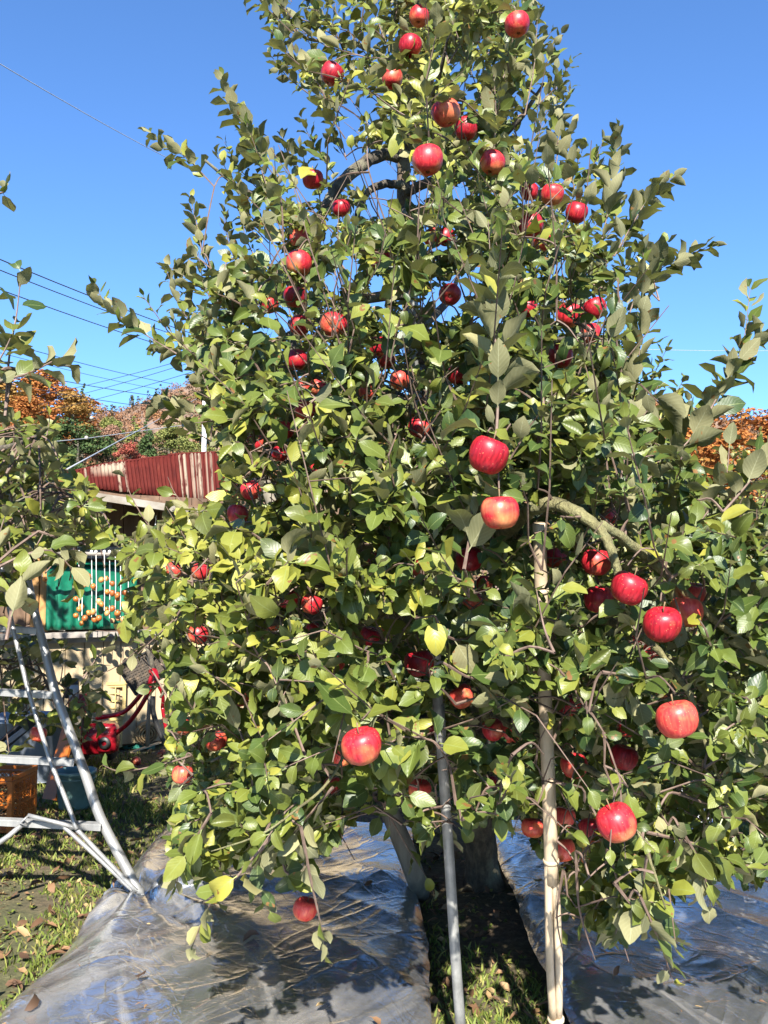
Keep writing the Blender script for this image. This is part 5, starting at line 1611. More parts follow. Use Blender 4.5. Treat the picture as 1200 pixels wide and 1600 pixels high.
# ---- secondary branches grown outwards through the crown
Rz = [(.25, 1.5), (.6, 1.85), (1.0, 2.15), (1.6, 2.2), (2.2, 1.95), (2.7, 1.75), (3.2, 1.45), (3.7, 1.15), (4.2, .95), (4.8, .75), (5.3, .35)]
def R_at(z):
    for (a, ra), (b, rb) in zip(Rz, Rz[1:]):
        if a <= z <= b: return ra + (rb - ra) * (z - a) / (b - a)
    return .3
cand = []
tries = 0
while len(cand) < 3000 and tries < 90000:
    tries += 1
    z = random.uniform(.32, 5.25)
    if random.random() > R_at(z) / 2.2 + .1: continue
    a = random.uniform(0, 2 * PI); r = R_at(z) * (random.random() ** .42)
    p = Vector((.42 + r * math.cos(a) * .97, 4.35 + r * math.sin(a), z))
    if p.y > 4.9 and random.random() < .55: continue
    px, py, d = proj(np.array([tuple(p)]))
    px, py = float(px[0]), float(py[0])
    if not in_poly([px], [py], CROWN)[0] and -30 < px < 1230: continue
    if any(((px - hx) / (rx + 14)) ** 2 + ((py - hy) / (ry + 14)) ** 2 < 1 for hx, hy, rx, ry in HOLES): continue
    if py < 520 and random.random() < .42: continue
    if mnoise.noise(p * 2.3) < (-.08 if py < 520 else -.2): continue
    if py < 640 and not (in_poly([px - 26], [py - 14], CROWN)[0] and in_poly([px + 26], [py - 14], CROWN)[0]): continue
    if py > 1300 and 560 < px < 800 and p.y < 4.9: continue
    cand.append(p)
for _ in range(20000):
    if len(cand) > 3900: break
    z = random.uniform(.45, 2.6); a = random.uniform(PI * 1.02, PI * 1.98); r = R_at(z) * random.uniform(.78, 1.0)
    p = Vector((.42 + r * math.cos(a) * .97, 4.35 + r * math.sin(a), z))
    px, py, d = (float(v[0]) for v in proj(np.array([tuple(p)])))
    if not in_poly([px], [py], CROWN)[0] or (py > 1300 and 560 < px < 800): continue
    cand.append(p)
# evenly spread: drop those too close to another
kept = []
grid = {}
for p in cand:
    k = (int(p.x // .104), int(p.y // .104), int(p.z // .104))
    if sum(len(grid.get((k[0] + i, k[1] + j, k[2] + l), ())) for i in (-1, 0, 1) for j in (-1, 0, 1) for l in (-1, 0, 1) if (i, j, l) == (0, 0, 0)) > 0: continue
    grid.setdefault(k, []).append(p); kept.append(p)
trunk_axis = Vector((.45, 4.7, 0))
kept.sort(key=lambda p: (Vector((p.x, p.y, 0)) - trunk_axis).length + abs(p.z - 2) * .2)
np_pos = [tuple(n[0]) for n in NODES]; np_r = [n[1] for n in NODES]
twigs = MB()
for p in kept:
    arr = np.array(np_pos); q = np.array(tuple(p))
    dd = np.linalg.norm(arr - q, axis=1) + np.maximum(0, arr[:, 2] - q[2] + .0) * .35
    k = int(np.argmin(dd)); b = Vector(np_pos[k])
    L = (p - b).length
    if L < .04: continue
    out = (p - Vector((.45, 4.6, p.z))).normalized()
    mid = b.lerp(p, .5) + UP * (.10 * L) + rv() * .06 * L
    pts = catmull([(b, min(.0055, np_r[k] * .8)), (mid, min(.0042, .0025 + .002 * L)), (p, .0018)], 3)
    twigs.tube(pts, 4, False)
    for t in (3, 5, 6):
        np_pos.append(tuple(pts[t][0])); np_r.append(.005)
    low = max(0, min(1, (1.7 - p.z) / 1.3))
    size = random.uniform(.050, .082)
    dirv = ((p - b).normalized() * .5 + out * .5 + UP * (.45 - .5 * low) + rv() * .3).normalized()
    ns = random.randint(6, 9)
    spur(LR, p, dirv, ns, size, .35 + .5 * low, .15 + .55 * low)
    for t in (2, 4):
        if random.random() < .8:
            spur(LR, pts[t][0] + rv() * .02, (dirv + rv() * .8).normalized(), random.randint(4, 7), size * .95, .35 + .5 * low, .15 + .5 * low)
    tipt = p + dirv * .3 + UP * .05
    tx, ty, td = proj(np.array([tuple(tipt)]))
    if random.random() < .5 and (in_poly(tx, ty, CROWN)[0] or not -30 < tx[0] < 1230):
        L2 = random.uniform(.16, .40) * (1 - .25 * low)
        e = p + dirv * L2 * .5 + UP * .03
        tip = p + dirv * L2 + UP * L2 * (.35 - .5 * low) + rv() * .04
        twigs.tube([(p, .0026), (e, .0022), (tip, .0012)], 4, False)
        shoot(LR, [p, e, tip], int(L2 / .030) + 3, size * 1.02, .25 + .5 * low, .1 + .4 * low, 0)

# ---- long shoots that make the outline and the near clusters: pixel polyline, metres ahead, leaves, leaf length
HERO = [
 ([(335, 292), (290, 245), (262, 232), (232, 205)], 4.1, 14, .086), ([(440, 280), (395, 215), (362, 165), (345, 118)], 4.1, 18, .088),
 ([(420, 300), (400, 240), (380, 180)], 4.1, 12, .09), ([(316, 395), (308, 355), (298, 310)], 4.1, 10, .07),
 ([(280, 555), (215, 515), (170, 480), (148, 445)], 3.9, 15, .092), ([(340, 470), (300, 440), (262, 415)], 4.1, 11, .085), ([(330, 420), (300, 400), (275, 425)], 4.1, 8, .08),
 ([(330, 560), (290, 550), (245, 545)], 4.1, 9, .085), ([(330, 650), (285, 645), (240, 632)], 4.1, 10, .085), ([(330, 690), (285, 660), (262, 620)], 4.1, 9, .085),
 ([(300, 880), (240, 830), (205, 775), (195, 740)], 3.8, 14, .095), ([(330, 820), (280, 780), (262, 745)], 3.9, 10, .09), ([(260, 900), (215, 880), (180, 850)], 3.9, 10, .09),
 ([(240, 960), (190, 985), (150, 985)], 3.7, 8, .09), ([(300, 1010), (240, 1000), (185, 1040), (140, 1060)], 3.6, 9, .08), ([(330, 1080), (290, 1060), (240, 1075)], 3.4, 10, .09),
 ([(300, 1180), (250, 1195), (190, 1205), (160, 1195)], 2.9, 7, .085), ([(330, 1270), (295, 1330), (275, 1380)], 2.5, 12, .085),
 ([(430, 1300), (370, 1370), (330, 1410), (300, 1480)], 2.3, 12, .075), ([(470, 1290), (485, 1370), (500, 1440), (508, 1490)], 2.3, 11, .072), ([(440, 1290), (400, 1350), (420, 1420)], 2.4, 9, .075),
 ([(520, 1230), (470, 1290), (440, 1330)], 2.3, 11, .08), ([(600, 1260), (640, 1330), (660, 1360), (680, 1400)], 3.9, 12, .085), ([(680, 1230), (690, 1290), (720, 1330)], 3.6, 10, .085),
 ([(740, 1180), (770, 1230), (775, 1280)], 3.2, 9, .085), ([(805, 1180), (820, 1240), (805, 1290)], 3.0, 8, .08),
 ([(855, 320), (870, 250), (872, 190), (868, 110)], 3.8, 20, .08), ([(905, 330), (890, 250), (895, 190)], 3.8, 11, .08),
 ([(930, 420), (950, 330), (960, 270), (965, 205)], 3.6, 18, .09), ([(960, 400), (1000, 330), (1020, 300), (1050, 278)], 3.6, 14, .092), ([(980, 500), (1005, 440), (1050, 410), (1108, 385)], 3.5, 17, .09),
 ([(975, 720), (990, 620), (1003, 510), (1005, 395)], 3.1, 24, .086), ([(1000, 760), (1075, 690), (1125, 610), (1160, 540), (1172, 450)], 2.9, 21, .092), ([(1110, 640), (1150, 570), (1190, 520)], 2.95, 8, .085),
 ([(1030, 470), (1020, 420), (1040, 380)], 3.5, 9, .085), ([(1010, 880), (1080, 830), (1130, 760), (1140, 690)], 2.6, 15, .105), ([(1130, 800), (1180, 740), (1200, 690)], 2.55, 10, .105),
 ([(1150, 900), (1190, 860), (1215, 800)], 2.6, 9, .10), ([(930, 900), (1000, 860), (1050, 800), (1060, 720)], 2.8, 14, .095), ([(1080, 1000), (1130, 1000), (1190, 960)], 2.5, 10, .095),
 ([(1100, 1200), (1150, 1170), (1200, 1160)], 2.35, 10, .105), ([(1060, 1240), (1130, 1260), (1190, 1240)], 2.4, 10, .10), ([(1010, 1300), (1090, 1320), (1150, 1350), (1200, 1350)], 2.35, 12, .095),
 ([(1060, 1290), (1095, 1350), (1110, 1410)], 2.35, 8, .09), ([(960, 1380), (1010, 1440), (1060, 1475)], 2.3, 9, .085), ([(1000, 1400), (1030, 1470), (1052, 1535)], 2.3, 5, .075),
 ([(900, 1330), (905, 1420), (930, 1500)], 2.5, 12, .085), ([(880, 1360), (870, 1430), (880, 1490)], 2.6, 10, .085), ([(950, 1330), (970, 1400), (960, 1470)], 2.4, 11, .085), ([(1010, 1340), (1000, 1400), (985, 1440)], 2.35, 9, .085),
 ([(775, 690), (778, 600), (770, 480), (763, 345)], 2.14, 34, .094), ([(700, 745), (600, 700), (500, 650), (415, 605)], 2.7, 26, .098), ([(700, 600), (660, 520), (612, 425)], 2.9, 17, .092),
 ([(725, 890), (735, 830), (738, 780)], 2.15, 8, .115), ([(866, 1020), (850, 980), (838, 920)], 2.15, 11, .115), ([(560, 930), (520, 880), (490, 815)], 2.35, 13, .105), ([(480, 1190), (455, 1120), (430, 1050)], 2.3, 12, .105),
 ([(620, 840), (590, 770), (560, 700)], 2.5, 14, .10), ([(400, 1200), (370, 1130), (360, 1080)], 2.5, 12, .10), ([(690, 990), (720, 1000), (760, 980)], 2.3, 9, .105), ([(800, 1180), (830, 1160), (850, 1180)], 2.1, 6, .105),
 ([(600, 1120), (640, 1150), (620, 1180)], 2.25, 5, .09), ([(700, 1040), (740, 1060), (790, 1050)], 2.3, 8, .10), ([(940, 1050), (980, 1060), (1000, 1100)], 2.2, 8, .10), ([(830, 700), (870, 660), (880, 600)], 2.5, 12, .10),
 ([(900, 720), (930, 650), (940, 570)], 2.8, 15, .095), ([(850, 640), (845, 560), (850, 470)], 2.5, 16, .10), ([(640, 760), (660, 690), (700, 640)], 2.4, 11, .10),
 ([(540, 245), (530, 200), (527, 150)], 4.2, 10, .085), ([(600, 60), (580, 0), (575, -50)], 4.0, 12, .085), ([(470, 60), (440, 20), (420, -20)], 4.0, 10, .09), ([(540, 120), (480, 100), (432, 110)], 4.0, 12, .092), ([(530, 60), (470, 30), (430, 50)], 4.0, 11, .09),
 ([(700, 100), (740, 30), (760, -40)], 3.3, 15, .09), ([(770, 160), (800, 90), (830, 20)], 3.5, 14, .09), ([(820, 180), (835, 100), (840, 20)], 3.7, 13, .085), ([(770, 260), (775, 180), (770, 100)], 3.2, 15, .09),
 ([(640, 330), (640, 360), (610, 400)], 3.4, 10, .09), ([(700, 330), (745, 330), (790, 350)], 2.9, 10, .10), ([(1000, 600), (1040, 640), (1060, 660)], 3.0, 8, .09),
]
for pl, d, n, size in HERO:
    pts = [P(x, y, d + .05 * i) for i, (x, y) in enumerate(pl)]
    cm = catmull([(p, .0036 * (1 - .75 * i / (len(pts) - 1)) * (1.25 if d < 2.7 else 1)) for i, p in enumerate(pts)], 4)
    # join the foot of the shoot to the nearest wood
    arr = np.array(np_pos); k = int(np.argmin(np.linalg.norm(arr - np.array(tuple(pts[0])), axis=1)))
    b = Vector(np_pos[k])
    if .03 < (b - pts[0]).length < 1.2:
        twigs.tube(catmull([(b, .0034), (b.lerp(pts[0], .5) + UP * .02, .0033), (pts[0], .0032)], 3), 5, False)
    twigs.tube(cm, 5, False)
    low = max(0, min(1, (1.7 - pts[-1].z) / 1.3))
    down = pts[-1].z < pts[0].z - .05
    outer = pl[-1][1] < 700 and (pl[-1][0] < 420 or pl[-1][0] > 840)
    central = n == 34
    shoot(LR, [c[0] for c in cm], int(n * (1.8 if outer and d > 2.7 else 1.2 if central else 1.4)), size * (1.18 if outer and d > 2.7 else 1.08 if central else .98), .2 + .45 * low, .08 + .35 * low, 2 if central else 1, 1.05 if central else .8)
    for c in cm: np_pos.append(tuple(c[0])); np_r.append(.004)

# upright shoots all along the upper outline
edge = []
for i in range(len(CROWN) - 1):
    (x0, y0), (x1, y1) = CROWN[i], CROWN[i + 1]
    n_ = int(math.hypot(x1 - x0, y1 - y0) / 24)
    for k in range(n_):
        x, y = x0 + (x1 - x0) * k / n_, y0 + (y1 - y0) * k / n_
        if y < 720 and (x < 400 or x > 780 or y < 330) and y > -20: edge.append((x, y))
for (x, y) in edge:
    if 250 < x < 350 and y > 670: continue
    side = -1 if x < 640 else 1
    d = random.uniform(3.7, 4.5) if y < 500 else random.uniform(3.3, 4.3)
    b0 = P(x - side * 22, y + 18, d)
    L_ = random.uniform(.14, .30)
    dr = Vector((side * random.uniform(.25, .9), random.uniform(-.5, .2), random.uniform(.5, 1.0))).normalized()
    tip = b0 + dr * L_ + Vector((0, 0, .05))
    mid = b0.lerp(tip, .5) + Vector((side * .015, 0, -.01))
    twigs.tube([(b0, .003), (mid, .0022), (tip, .001)], 4, False)
    shoot(LR, [b0, mid, tip], int(L_ / .021) + 3, random.uniform(.068, .088), .2, .08, 1, .8)

# spurs by each fruit
for (px, py, dm, vis, var, lab, d, c) in AP:
    r_ = dm / 2 * d / F
    top = c + Vector((0, .01, r_ * .95 + .012))
    arr = np.array(np_pos); dist = np.linalg.norm(arr - np.array(tuple(top)), axis=1) - .15 * np.clip(arr[:, 2] - top.z, -.3, .3)
    b = Vector(np_pos[int(np.argmin(dist))])
    if .02 < (b - top).length < .55:
        twigs.tube(catmull([(b, .0026), (b.lerp(top, .5) + UP * .02, .0022), (top, .0018)], 3), 5, False)
    spur(LR, top, Vector((0, -.2, 1)), random.randint(4, 7), random.uniform(.085, .11), .5, .35)

# ---- cull leaves outside the outline, over the fruit and over the clear parts of the props
def cull(rec):
    C0 = np.array([np.array(r[0]) + np.array(r[1]) * r[3] * .7 for r in rec])
    px, py, d = proj(C0)
    hero = np.array([r[10] for r in rec])
    L = np.array([r[3] for r in rec]); rp = L * F / d
    u = rng.random(len(rec))
    ok = np.ones(len(rec), bool)
    jx, jy = px + rng.normal(0, 9, len(rec)), py + rng.normal(0, 9, len(rec))
    ins = in_poly(jx, jy, CROWN)
    off = (px < -40) | (px > 1240) | (py < -60)
    ok &= ins | off | (hero > 0)
    for hx, hy, rx, ry in HOLES:
        ok &= ~((((px - hx) / (rx + rp * .38)) ** 2 + ((py - hy) / (ry + rp * .38)) ** 2 < 1) & (u < .94) & (hero < 2))
    for (ax, ay, dm, vis, var, lab, ad, c) in AP:
        r_ = dm / 2
        dd = np.hypot(px - ax, py - ay)
        front = d < ad + .03
        reach = r_ * (.78 + .34 * vis) + rp * .42 * (.4 + .6 * vis)
        ok &= ~(front & (dd < reach) & (u < .78 + .22 * vis) & ((hero < 2) | (vis > .95)))
        ok &= ~(np.abs(d - ad) < r_ * ad / F * .8) | ~(dd < r_ * .9)
    # daylight on the fruit and the bamboo that stand in the sun
    rays = [(np.array(tuple(a[7])), a[2] / 2 * a[6] / F * .95, .8) for a in AP if a[3] >= .8 and a[4] != 'd']
    rays += [(np.array(tuple(P(842 + (868 - 842) * k / 30, 825 + 780 * k / 30, 2.55 + .45 * k / 30))), .035, .97) for k in (0, 1, 2, 3, 4, 19, 21, 23, 25, 26, 27, 28, 29, 30)]
    sv = np.array(tuple(TO_SUN))
    for c0, r0_, pr in rays:
        w_ = C0 - c0; t_ = w_ @ sv
        dist = np.linalg.norm(w_ - t_[:, None] * sv, axis=1)
        ok &= ~((t_ > .02) & (t_ < 2.2) & (dist < r0_ + L * .33) & (rng.random(len(rec)) < pr) & (hero < 2))
    def line_clear(x0, y0, x1, y1, half, dep, prob):
        t = np.clip((py - y0) / (y1 - y0), 0, 1); lx = x0 + (x1 - x0) * t
        return (py > y0) & (py < y1) & (np.abs(px - lx) < half + rp * .46) & (d < dep) & (u < prob)
    ok &= ~line_clear(842, 815, 849, 905, 8, 2.7, .93)
    ok &= ~line_clear(849, 905, 854, 1090, 8, 2.8, .55)
    ok &= ~line_clear(852, 1080, 868, 1640, 13, 3.1, .97)
    ok &= ~line_clear(684, 1072, 722, 1640, 10, 3.2, .96)
    ok &= ~line_clear(592, 1230, 642, 1338, 14, 4.7, .93)
    ok &= ~line_clear(645, 470, 650, 640, 10, 4.5, .7)
    ok &= ~line_clear(408, 735, 424, 790, 12, 4.9, .85)
    ok &= ~line_clear(735, 1225, 755, 1370, 20, 4.9, .5)
    ok &= ~line_clear(630, 240, 632, 310, 12, 4.9, .85)
    for x0, y0, x1, y1 in ((647, 950, 600, 1040),):
        ok &= ~line_clear(x0, y0, x1, y1, 8, 3.0, .9)
    # limbs bare to view
    for pl in ([(797, 824), (830, 797), (865, 787), (900, 800), (935, 825)], [(935, 825), (955, 860), (968, 905)], [(1035, 892), (1080, 935), (1130, 980)], [(1000, 995), (1040, 1030), (1075, 1080), (1090, 1125)], [(590, 243), (545, 275), (515, 312)]):
        for (x0, y0), (x1, y1) in zip(pl, pl[1:]):
            vx, vy = x1 - x0, y1 - y0; tt = np.clip(((px - x0) * vx + (py - y0) * vy) / (vx * vx + vy * vy), 0, 1)
            dd = np.hypot(px - x0 - tt * vx, py - y0 - tt * vy)
            ok &= ~((dd < 8 + rp * .46) & (d < 2.62 if y0 > 400 else d < 4.7) & (u < .95))
    # sights kept open: persimmons, handlebars, ladder, sheets, trunk foot
    for (x0, y0, x1, y1, pr) in ((66, 868, 190, 985, .92), (120, 1000, 262, 1190, .82), (0, 880, 180, 1400, .9), (100, 705, 340, 785, .88), (640, 1330, 860, 1640, .97), (720, 1270, 800, 1370, .35), (1030, 1190, 1200, 1310, .66)):
        ok &= ~((px > x0) & (px < x1) & (py > y0) & (py < y1) & (u < np.where(hero > 0, pr * .72, pr)))
    ok &= C0[:, 2] > .08
    return [r for r, k in zip(rec, ok) if k]
LR = cull(LR)
print('leaves on the tree', len(LR))
blk = [(a[0], a[1], a[6] - .02, a[2] / 2 * .8) for a in AP]
vis = pick_visible(LR, 290, blk)
leaf_parts([LR[i] for i in sorted(vis)], tree, M['leaf'])
leaf_mass([r for i, r in enumerate(LR) if i not in vis], 'leaves', tree, M['leaf'])
tag(twigs.build('twigs', M['twig'], tree), kind='stuff')

# ------------------------------------------------------------------ fruit
def apple_proto(mat):
    prof = [(.001, .026), (.006, .027), (.012, .0315), (.020, .0355), (.029, .0345), (.037, .028), (.0425, .017), (.0445, .004), (.0435, -.009), (.0395, -.021), (.0325, -.0315), (.024, -.0375),
            (.0165, -.0395), (.010, -.0375), (.005, -.0335), (.001, -.033)]
    b = MB().lathe(prof, (0, 0, 0), 22, .022)
    sh = random.uniform(.06, .14)
    b.v = [Vector((v.x * (1 + .9 * v.z) + sh * v.z * .5, v.y + .04 * v.z, v.z * (1 + sh * 6 * v.x))) for v in b.v]
    o = b.build('apple', mat, None, True, org=(0, 0, 0))
    MB().tube([(Vector((0, 0, .024)), .0016), (Vector((.001, 0, .040)), .0014), (Vector((.003, .001, .056)), .002)], 6).build('stalk', M['stalk'], o, True, org=(0, 0, 0))
    c = MB()
    for k in range(5):
        a = k * 1.2566; ca, sa = math.cos(a), math.sin(a); b0 = len(c.v)
        c.v += [Vector((ca * .006 - sa * .0022, sa * .006 + ca * .0022, -.0345)), Vector((ca * .006 + sa * .0022, sa * .006 - ca * .0022, -.0345)), Vector((ca * .0015, sa * .0015, -.0405)), Vector((ca * .0035, sa * .0035, -.0335))]
        c.f += [(b0, b0 + 1, b0 + 2), (b0 + 1, b0 + 3, b0 + 2), (b0 + 3, b0, b0 + 2), (b0, b0 + 3, b0 + 1)]
    c.build('calyx', M['calyx'], o, False, org=(0, 0, 0))
    return o
protos = {'r': apple_proto(M['apple_red']), 'd': apple_proto(M['apple_deep']), 'o': apple_proto(M['apple_orange'])}
used = set()
def put_apple(var, c, diam, rot, label, group, tilt=None):
    pr = protos[var]
    o = pr if var not in used else copy_tree(pr)
    used.add(var)
    o.location = c
    k = diam / .089
    o.scale = (k * random.uniform(.97, 1.03), k * random.uniform(.97, 1.03), k * random.uniform(.94, 1.03))
    o.rotation_euler = rot
    o['label'] = label; o['category'] = 'apple'; o['group'] = group
    return o
for (px, py, dm, vis_, var, lab, d, c) in AP:
    rot = (random.gauss(0, .22), random.gauss(0, .22), random.uniform(0, 6.28))
    if 'eye' in lab: rot = (-1.15 if 'straight' in lab else -1.0, .05, 0)
    put_apple(var, c, dm * d / F, rot, lab, 'ripe red apples on the tree')
gw = 'windfall apples on the ground'
for px, py, dm, var, lab in ((213, 1180, 14, 'r', 'fallen reddish apple lying in the shade below the handlebars'), (269, 1156, 15, 'o', 'pale fallen apple by the black lever end, upper one'), (274, 1165, 14, 'o', 'brownish fallen apple by the black lever end, lower one'), (253, 1168, 12, 'r', 'small fallen apple behind the black lever')):
    p = G(px, py + dm / 2); d = p.y; r_ = dm / 2 * d / F
    put_apple(var, Vector((p.x, p.y, ground_h(p.x, p.y) + r_ * .86)), 2 * r_, (random.uniform(-1, 1), random.uniform(-1, 1), random.uniform(0, 6)), lab, gw)

# ------------------------------------------------------------------ second apple tree by the ladder
T2 = thing('apple_tree', 'leafy apple tree by the ladder, its limbs reaching in before the shed', 'apple tree', Vector((-2.75, 4.6, 0)))
tb = Vector((-2.75, 4.6, 0))
m = MB(); m.tube(catmull([(tb + Vector((0, 0, -.05)), .13), (tb + Vector((0, 0, .3)), .09), (tb + Vector((.03, -.05, 1.1)), .075), (tb + Vector((.05, 0, 1.9)), .05), (tb + Vector((.0, 0, 2.8)), .02)], 4), 12)
m.build('trunk', M['bark'], T2, True)
NP2 = []; L2R = []; tw2 = MB()
for pts in ([(tb + Vector((.03, -.05, 1.0)), .05), (P(-110, 900, 4.1), .03), (P(0, 800, 3.9), .012), (P(90, 770, 3.8), .006), (P(150, 800, 3.8), .003)],
            [(tb + Vector((.04, -.02, 1.6)), .04), (P(-80, 720, 3.9), .026), (P(10, 700, 3.7), .014), (P(60, 680, 3.6), .006)],
            [(tb + Vector((.04, -.02, 1.8)), .04), (P(-90, 640, 3.4), .022), (P(-10, 600, 3.2), .011), (P(60, 570, 3.1), .006), (P(110, 572, 3.05), .003)],
            [(tb + Vector((.03, -.05, .8)), .045), (P(-100, 1040, 4.3), .025), (P(0, 1030, 4.9), .010), (P(80, 1060, 5.2), .006), (P(130, 1100, 5.3), .005)],
            [(tb + Vector((.03, 0, 1.2)), .045), (P(-60, 870, 4.6), .02), (P(40, 850, 4.8), .009), (P(130, 850, 4.9), .004)],
            [(tb + Vector((.03, -.05, 1.0)), .045), (P(-110, 980, 3.3), .02), (P(-30, 930, 2.9), .007), (P(30, 920, 2.8), .004)]):
    L = catmull(pts, 5); MB().tube(L, 8).build('branch', M['limb_dark'], T2, True)
    NP2 += [tuple(p) for p, r in L[4:]]
Z2 = [(-90, 640), (70, 665), (110, 745), (170, 815), (195, 870), (150, 905), (60, 915), (20, 945), (-90, 960)]
yl2 = lambda: max(0, random.gauss(.14, .14))
n2 = 0
while n2 < 150:
    px, py = random.uniform(-90, 195), random.uniform(640, 960)
    if not in_poly([px], [py], Z2)[0]: continue
    if 62 < px < 190 and py > 862: continue
    d = random.uniform(3.3, 4.7); p = P(px, py, d); n2 += 1
    arr = np.array(NP2); b = Vector(NP2[int(np.argmin(np.linalg.norm(arr - np.array(tuple(p)), axis=1)))])
    if (b - p).length > .05: tw2.tube(catmull([(b, .005), (b.lerp(p, .5) + UP * .04, .004), (p, .002)], 3), 4, False)
    spur(L2R, p, (rv() * .5 + UP).normalized(), random.randint(5, 8), random.uniform(.066, .088), .5, .3, yl2)
for i in range(750):     # unseen bulk of its crown, added beyond the picture edge to shade the wall
    p = Vector((random.uniform(-4.3, -1.7), random.uniform(3.6, 6.3), random.uniform(1.1, 3.5)))
    px, py, d = (float(v[0]) for v in proj(np.array([tuple(p)])))
    if px > 30 or (px > -60 and py < 620) or py > 990: continue
    spur(L2R, p, (rv() * .5 + UP).normalized(), random.randint(6, 9), random.uniform(.085, .11), .5, .3, yl2)
    tw2.tube([(p + rv() * .12 - UP * .2, .004), (p, .002)], 4, False)
for i in range(80):      # deep inside it, shading the yard behind
    px, py = random.uniform(10, 150), random.uniform(655, 860)
    if not in_poly([px], [py], Z2)[0]: continue
    p = P(px, py, random.uniform(4.9, 6.0)); spur(L2R, p, (rv() * .5 + UP).normalized(), random.randint(6, 9), random.uniform(.085, .11), .5, .3, yl2)
    tw2.tube([(p + rv() * .12 - UP * .2, .004), (p, .002)], 4, False)
for i in range(60):      # lower, darker sprays behind the ladder
    px, py = random.uniform(-60, 150), random.uniform(990, 1180)
    d = random.uniform(4.75, 5.5); p = P(px, py, d)
    if 60 < px and py < 1010: continue
    arr = np.array(NP2); b = Vector(NP2[int(np.argmin(np.linalg.norm(arr - np.array(tuple(p)), axis=1)))])
    if .05 < (b - p).length < .8: tw2.tube(catmull([(b, .005), (b.lerp(p, .5) - UP * .03, .004), (p, .002)], 3), 4, False)
    spur(L2R, p, (rv() * .6 + UP * .6).normalized(), random.randint(4, 6), random.uniform(.08, .10), .3, .4, yl2)
for pl, d, n, size in (([(8, 650), (14, 560), (26, 490), (33, 425)], 3.1, 15, .098), ([(-20, 600), (40, 585), (90, 562), (108, 568)], 3.0, 13, .098), ([(-30, 590), (0, 560), (20, 520)], 3.0, 9, .098),
                       ([(-30, 310), (0, 302), (8, 300)], 2.7, 4, .085), ([(60, 770), (70, 700), (78, 652)], 3.6, 10, .095), ([(80, 800), (120, 790), (160, 825)], 3.7, 8, .095), ([(10, 740), (40, 700), (60, 690)], 3.5, 10, .098),
                       ([(10, 1000), (20, 950), (32, 900)], 2.6, 6, .115), ([(30, 870), (80, 860), (118, 895)], 3.2, 7, .10), ([(60, 830), (100, 850), (112, 905)], 3.3, 6, .10), ([(130, 1060), (150, 1030), (170, 1010)], 3.9, 6, .085),
                       ([(-10, 900), (-5, 850), (10, 800)], 3.2, 9, .10)):
    pts = [P(x, y, d + .04 * i) for i, (x, y) in enumerate(pl)]
    cm = catmull([(p, .005 * (1 - .7 * i / (len(pts) - 1))) for i, p in enumerate(pts)], 4)
    tw2.tube(cm, 5, False)
    arr = np.array(NP2); b = Vector(NP2[int(np.argmin(np.linalg.norm(arr - np.array(tuple(pts[0])), axis=1)))])
    if .03 < (b - pts[0]).length < .5: tw2.tube(catmull([(b, .007), (b.lerp(pts[0], .5) + UP * .03, .006), (pts[0], .005)], 3), 5, False)
    shoot(L2R, [c[0] for c in cm], n, size, .4, .3, 1, .85, yl2, .3)
vis2 = pick_visible(L2R, 110, [])
leaf_parts([L2R[i] for i in sorted(vis2)], T2, M['leaf'])
leaf_mass([r for i, r in enumerate(L2R) if i not in vis2], 'leaves', T2, M['leaf'])
tag(tw2.build('twigs', M['twig'], T2), kind='stuff')
put_apple('o', P(60, 1147, 4.9), .088, (0, .2, 1), 'apple in deep shade behind the ladder tubes, on the tree at the picture edge', 'apples on the ladder tree')

# ------------------------------------------------------------------ further apple trees down the orchard
def back_tree(base, h, r, seed, label, n):
    random.seed(seed)
    t = thing('apple_tree', label, 'apple tree', base, 'apple trees farther down the orchard')
    MB().tube(catmull([(base + Vector((0, 0, -.05)), .11), (base + Vector((.03, 0, h * .4)), .07), (base + Vector((-.03, 0, h * .9)), .02)], 4), 9).build('trunk', M['bark'], t, True)
    rec = []; tw = MB()
    for k in range(9):
        a = k * 2.4; z = h * (.2 + .07 * k); p0 = base + Vector((0, 0, z)); L = r * (.95 - .06 * k)
        e = p0 + Vector((math.cos(a) * L, math.sin(a) * L, .35 * L))
        MB().tube([(p0, .035), (p0.lerp(e, .5) + Vector((0, 0, .1)), .022), (e, .006)], 6).build('branch', M['limb_dark'], t, True)
    for i in range(n):
        z = random.uniform(.25, h); rr = r * math.sin(PI * min(1, max(.1, (z / h) * .75 + .22))) * random.random() ** .45; a = random.uniform(0, 6.28)
        p = base + Vector((math.cos(a) * rr, math.sin(a) * rr, z))
        d = (Vector((math.cos(a), math.sin(a), .8)) + rv() * .4).normalized(); L = random.uniform(.15, .45)
        q = p + d * L
        tw.tube([(p - d * .15, .005), (q, .002)], 4, False)
        shoot(rec, [p, p.lerp(q, .5), q], random.randint(7, 12), random.uniform(.075, .095), .3, .25, 0, .8, lambda: max(0, random.gauss(.3, .25)))
    leaf_mass(rec, 'leaves', t, M['far_leaf']); tag(tw.build('twigs', M['twig'], t), kind='stuff')
back_tree(Vector((3.9, 9.2, 0)), 2.7, 1.5, 31, 'yellowing apple tree seen past the outer shoots, in front of the orange maples', 330)
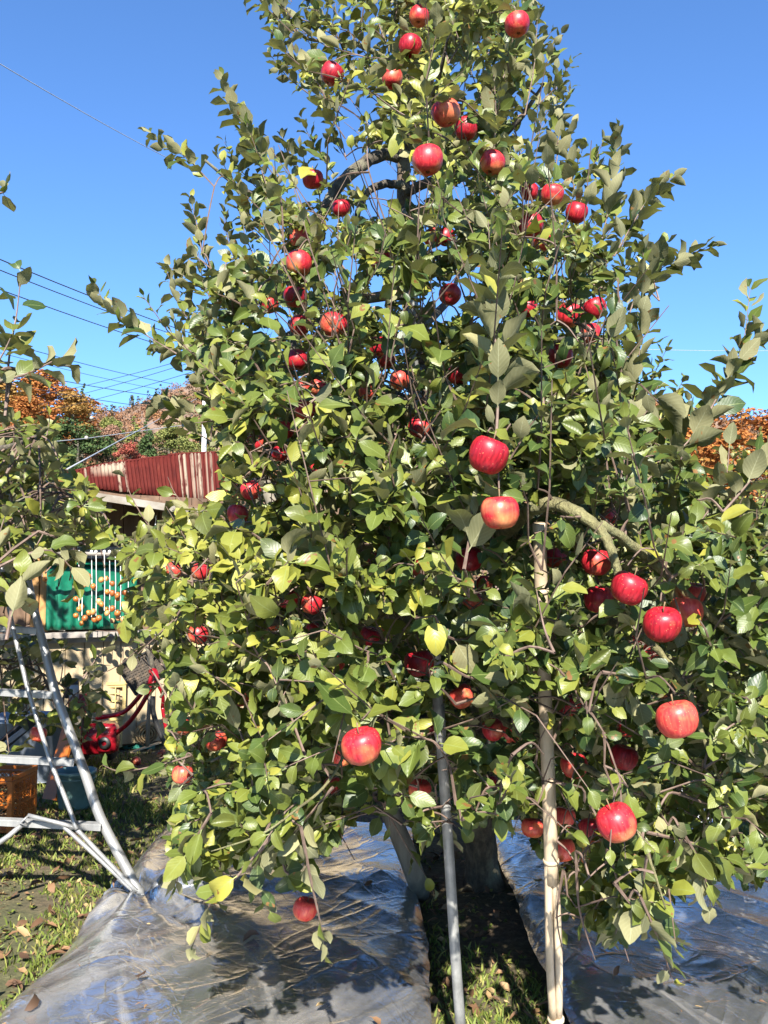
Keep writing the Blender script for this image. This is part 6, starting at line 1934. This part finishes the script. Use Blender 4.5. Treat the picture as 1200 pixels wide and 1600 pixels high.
back_tree(Vector((1.6, 11.5, 0)), 3.2, 1.6, 32, 'apple tree standing straight behind the fruiting one, glimpsed through its crown', 240)
back_tree(Vector((-.6, 12.8, 0)), 3.2, 1.5, 33, 'apple tree beyond the shed end, glimpsed above the slanting prop', 220)
back_tree(Vector((6.6, 13.5, 0)), 3.2, 1.8, 34, 'outermost yellowing apple tree of the farther row', 260)

# ------------------------------------------------------------------ dry leaves on the ground
random.seed(77)
DL = []
for i in range(4200):
    y = 2.8 + 9 * random.random() ** 1.5; x = (random.random() * 2 - 1) * (.48 * y + .4)
    if x > 1.0 and random.random() < .55: continue
    ont = on_tarp(x, y, .02)
    if ont and random.random() < .972: continue
    if mnoise.noise(Vector((x * 1.7, y * 1.7, 9))) < -.05 and random.random() < .75: continue
    z = .07 + .02 if ont else ground_h(x, y) + random.uniform(.008, .035)
    ax = Vector((random.gauss(0, 1), random.gauss(0, 1), random.gauss(0, .25)))
    L = random.uniform(.035, .085)
    DL.append(((x, y, z), tuple(ax.normalized()), tuple((UP + rv() * .35 - ax.normalized() * (UP.dot(ax.normalized()))).normalized()), L, L * random.uniform(.45, .65), random.gauss(.2, 1.1), random.uniform(.0, .9), min(1, max(0, random.gauss(.5, .27))), 0, 0, 0))
for i in range(9000):     # crumbs of leaf, straw and twig
    y = 2.8 + 6 * random.random() ** 1.4; x = (random.random() * 2 - 1) * (.48 * y + .3)
    if on_tarp(x, y, .02) and random.random() < .95: continue
    if mnoise.noise(Vector((x * 2.3, y * 2.3, 4))) < -.12: continue
    L = random.uniform(.008, .035); ax = Vector((random.gauss(0, 1), random.gauss(0, 1), random.gauss(0, .2))).normalized()
    DL.append(((x, y, (.075 if on_tarp(x, y, .02) else ground_h(x, y)) + random.uniform(.004, .018)), tuple(ax), tuple((UP + rv() * .3 - ax * UP.dot(ax)).normalized()), L, L * random.uniform(.12, .6), random.gauss(0, .8), random.uniform(0, .7), min(1, max(0, random.gauss(.6, .3))), 0, 0, 0))
o = leaf_mass(DL, 'fallen_leaves', None, M['dry'])
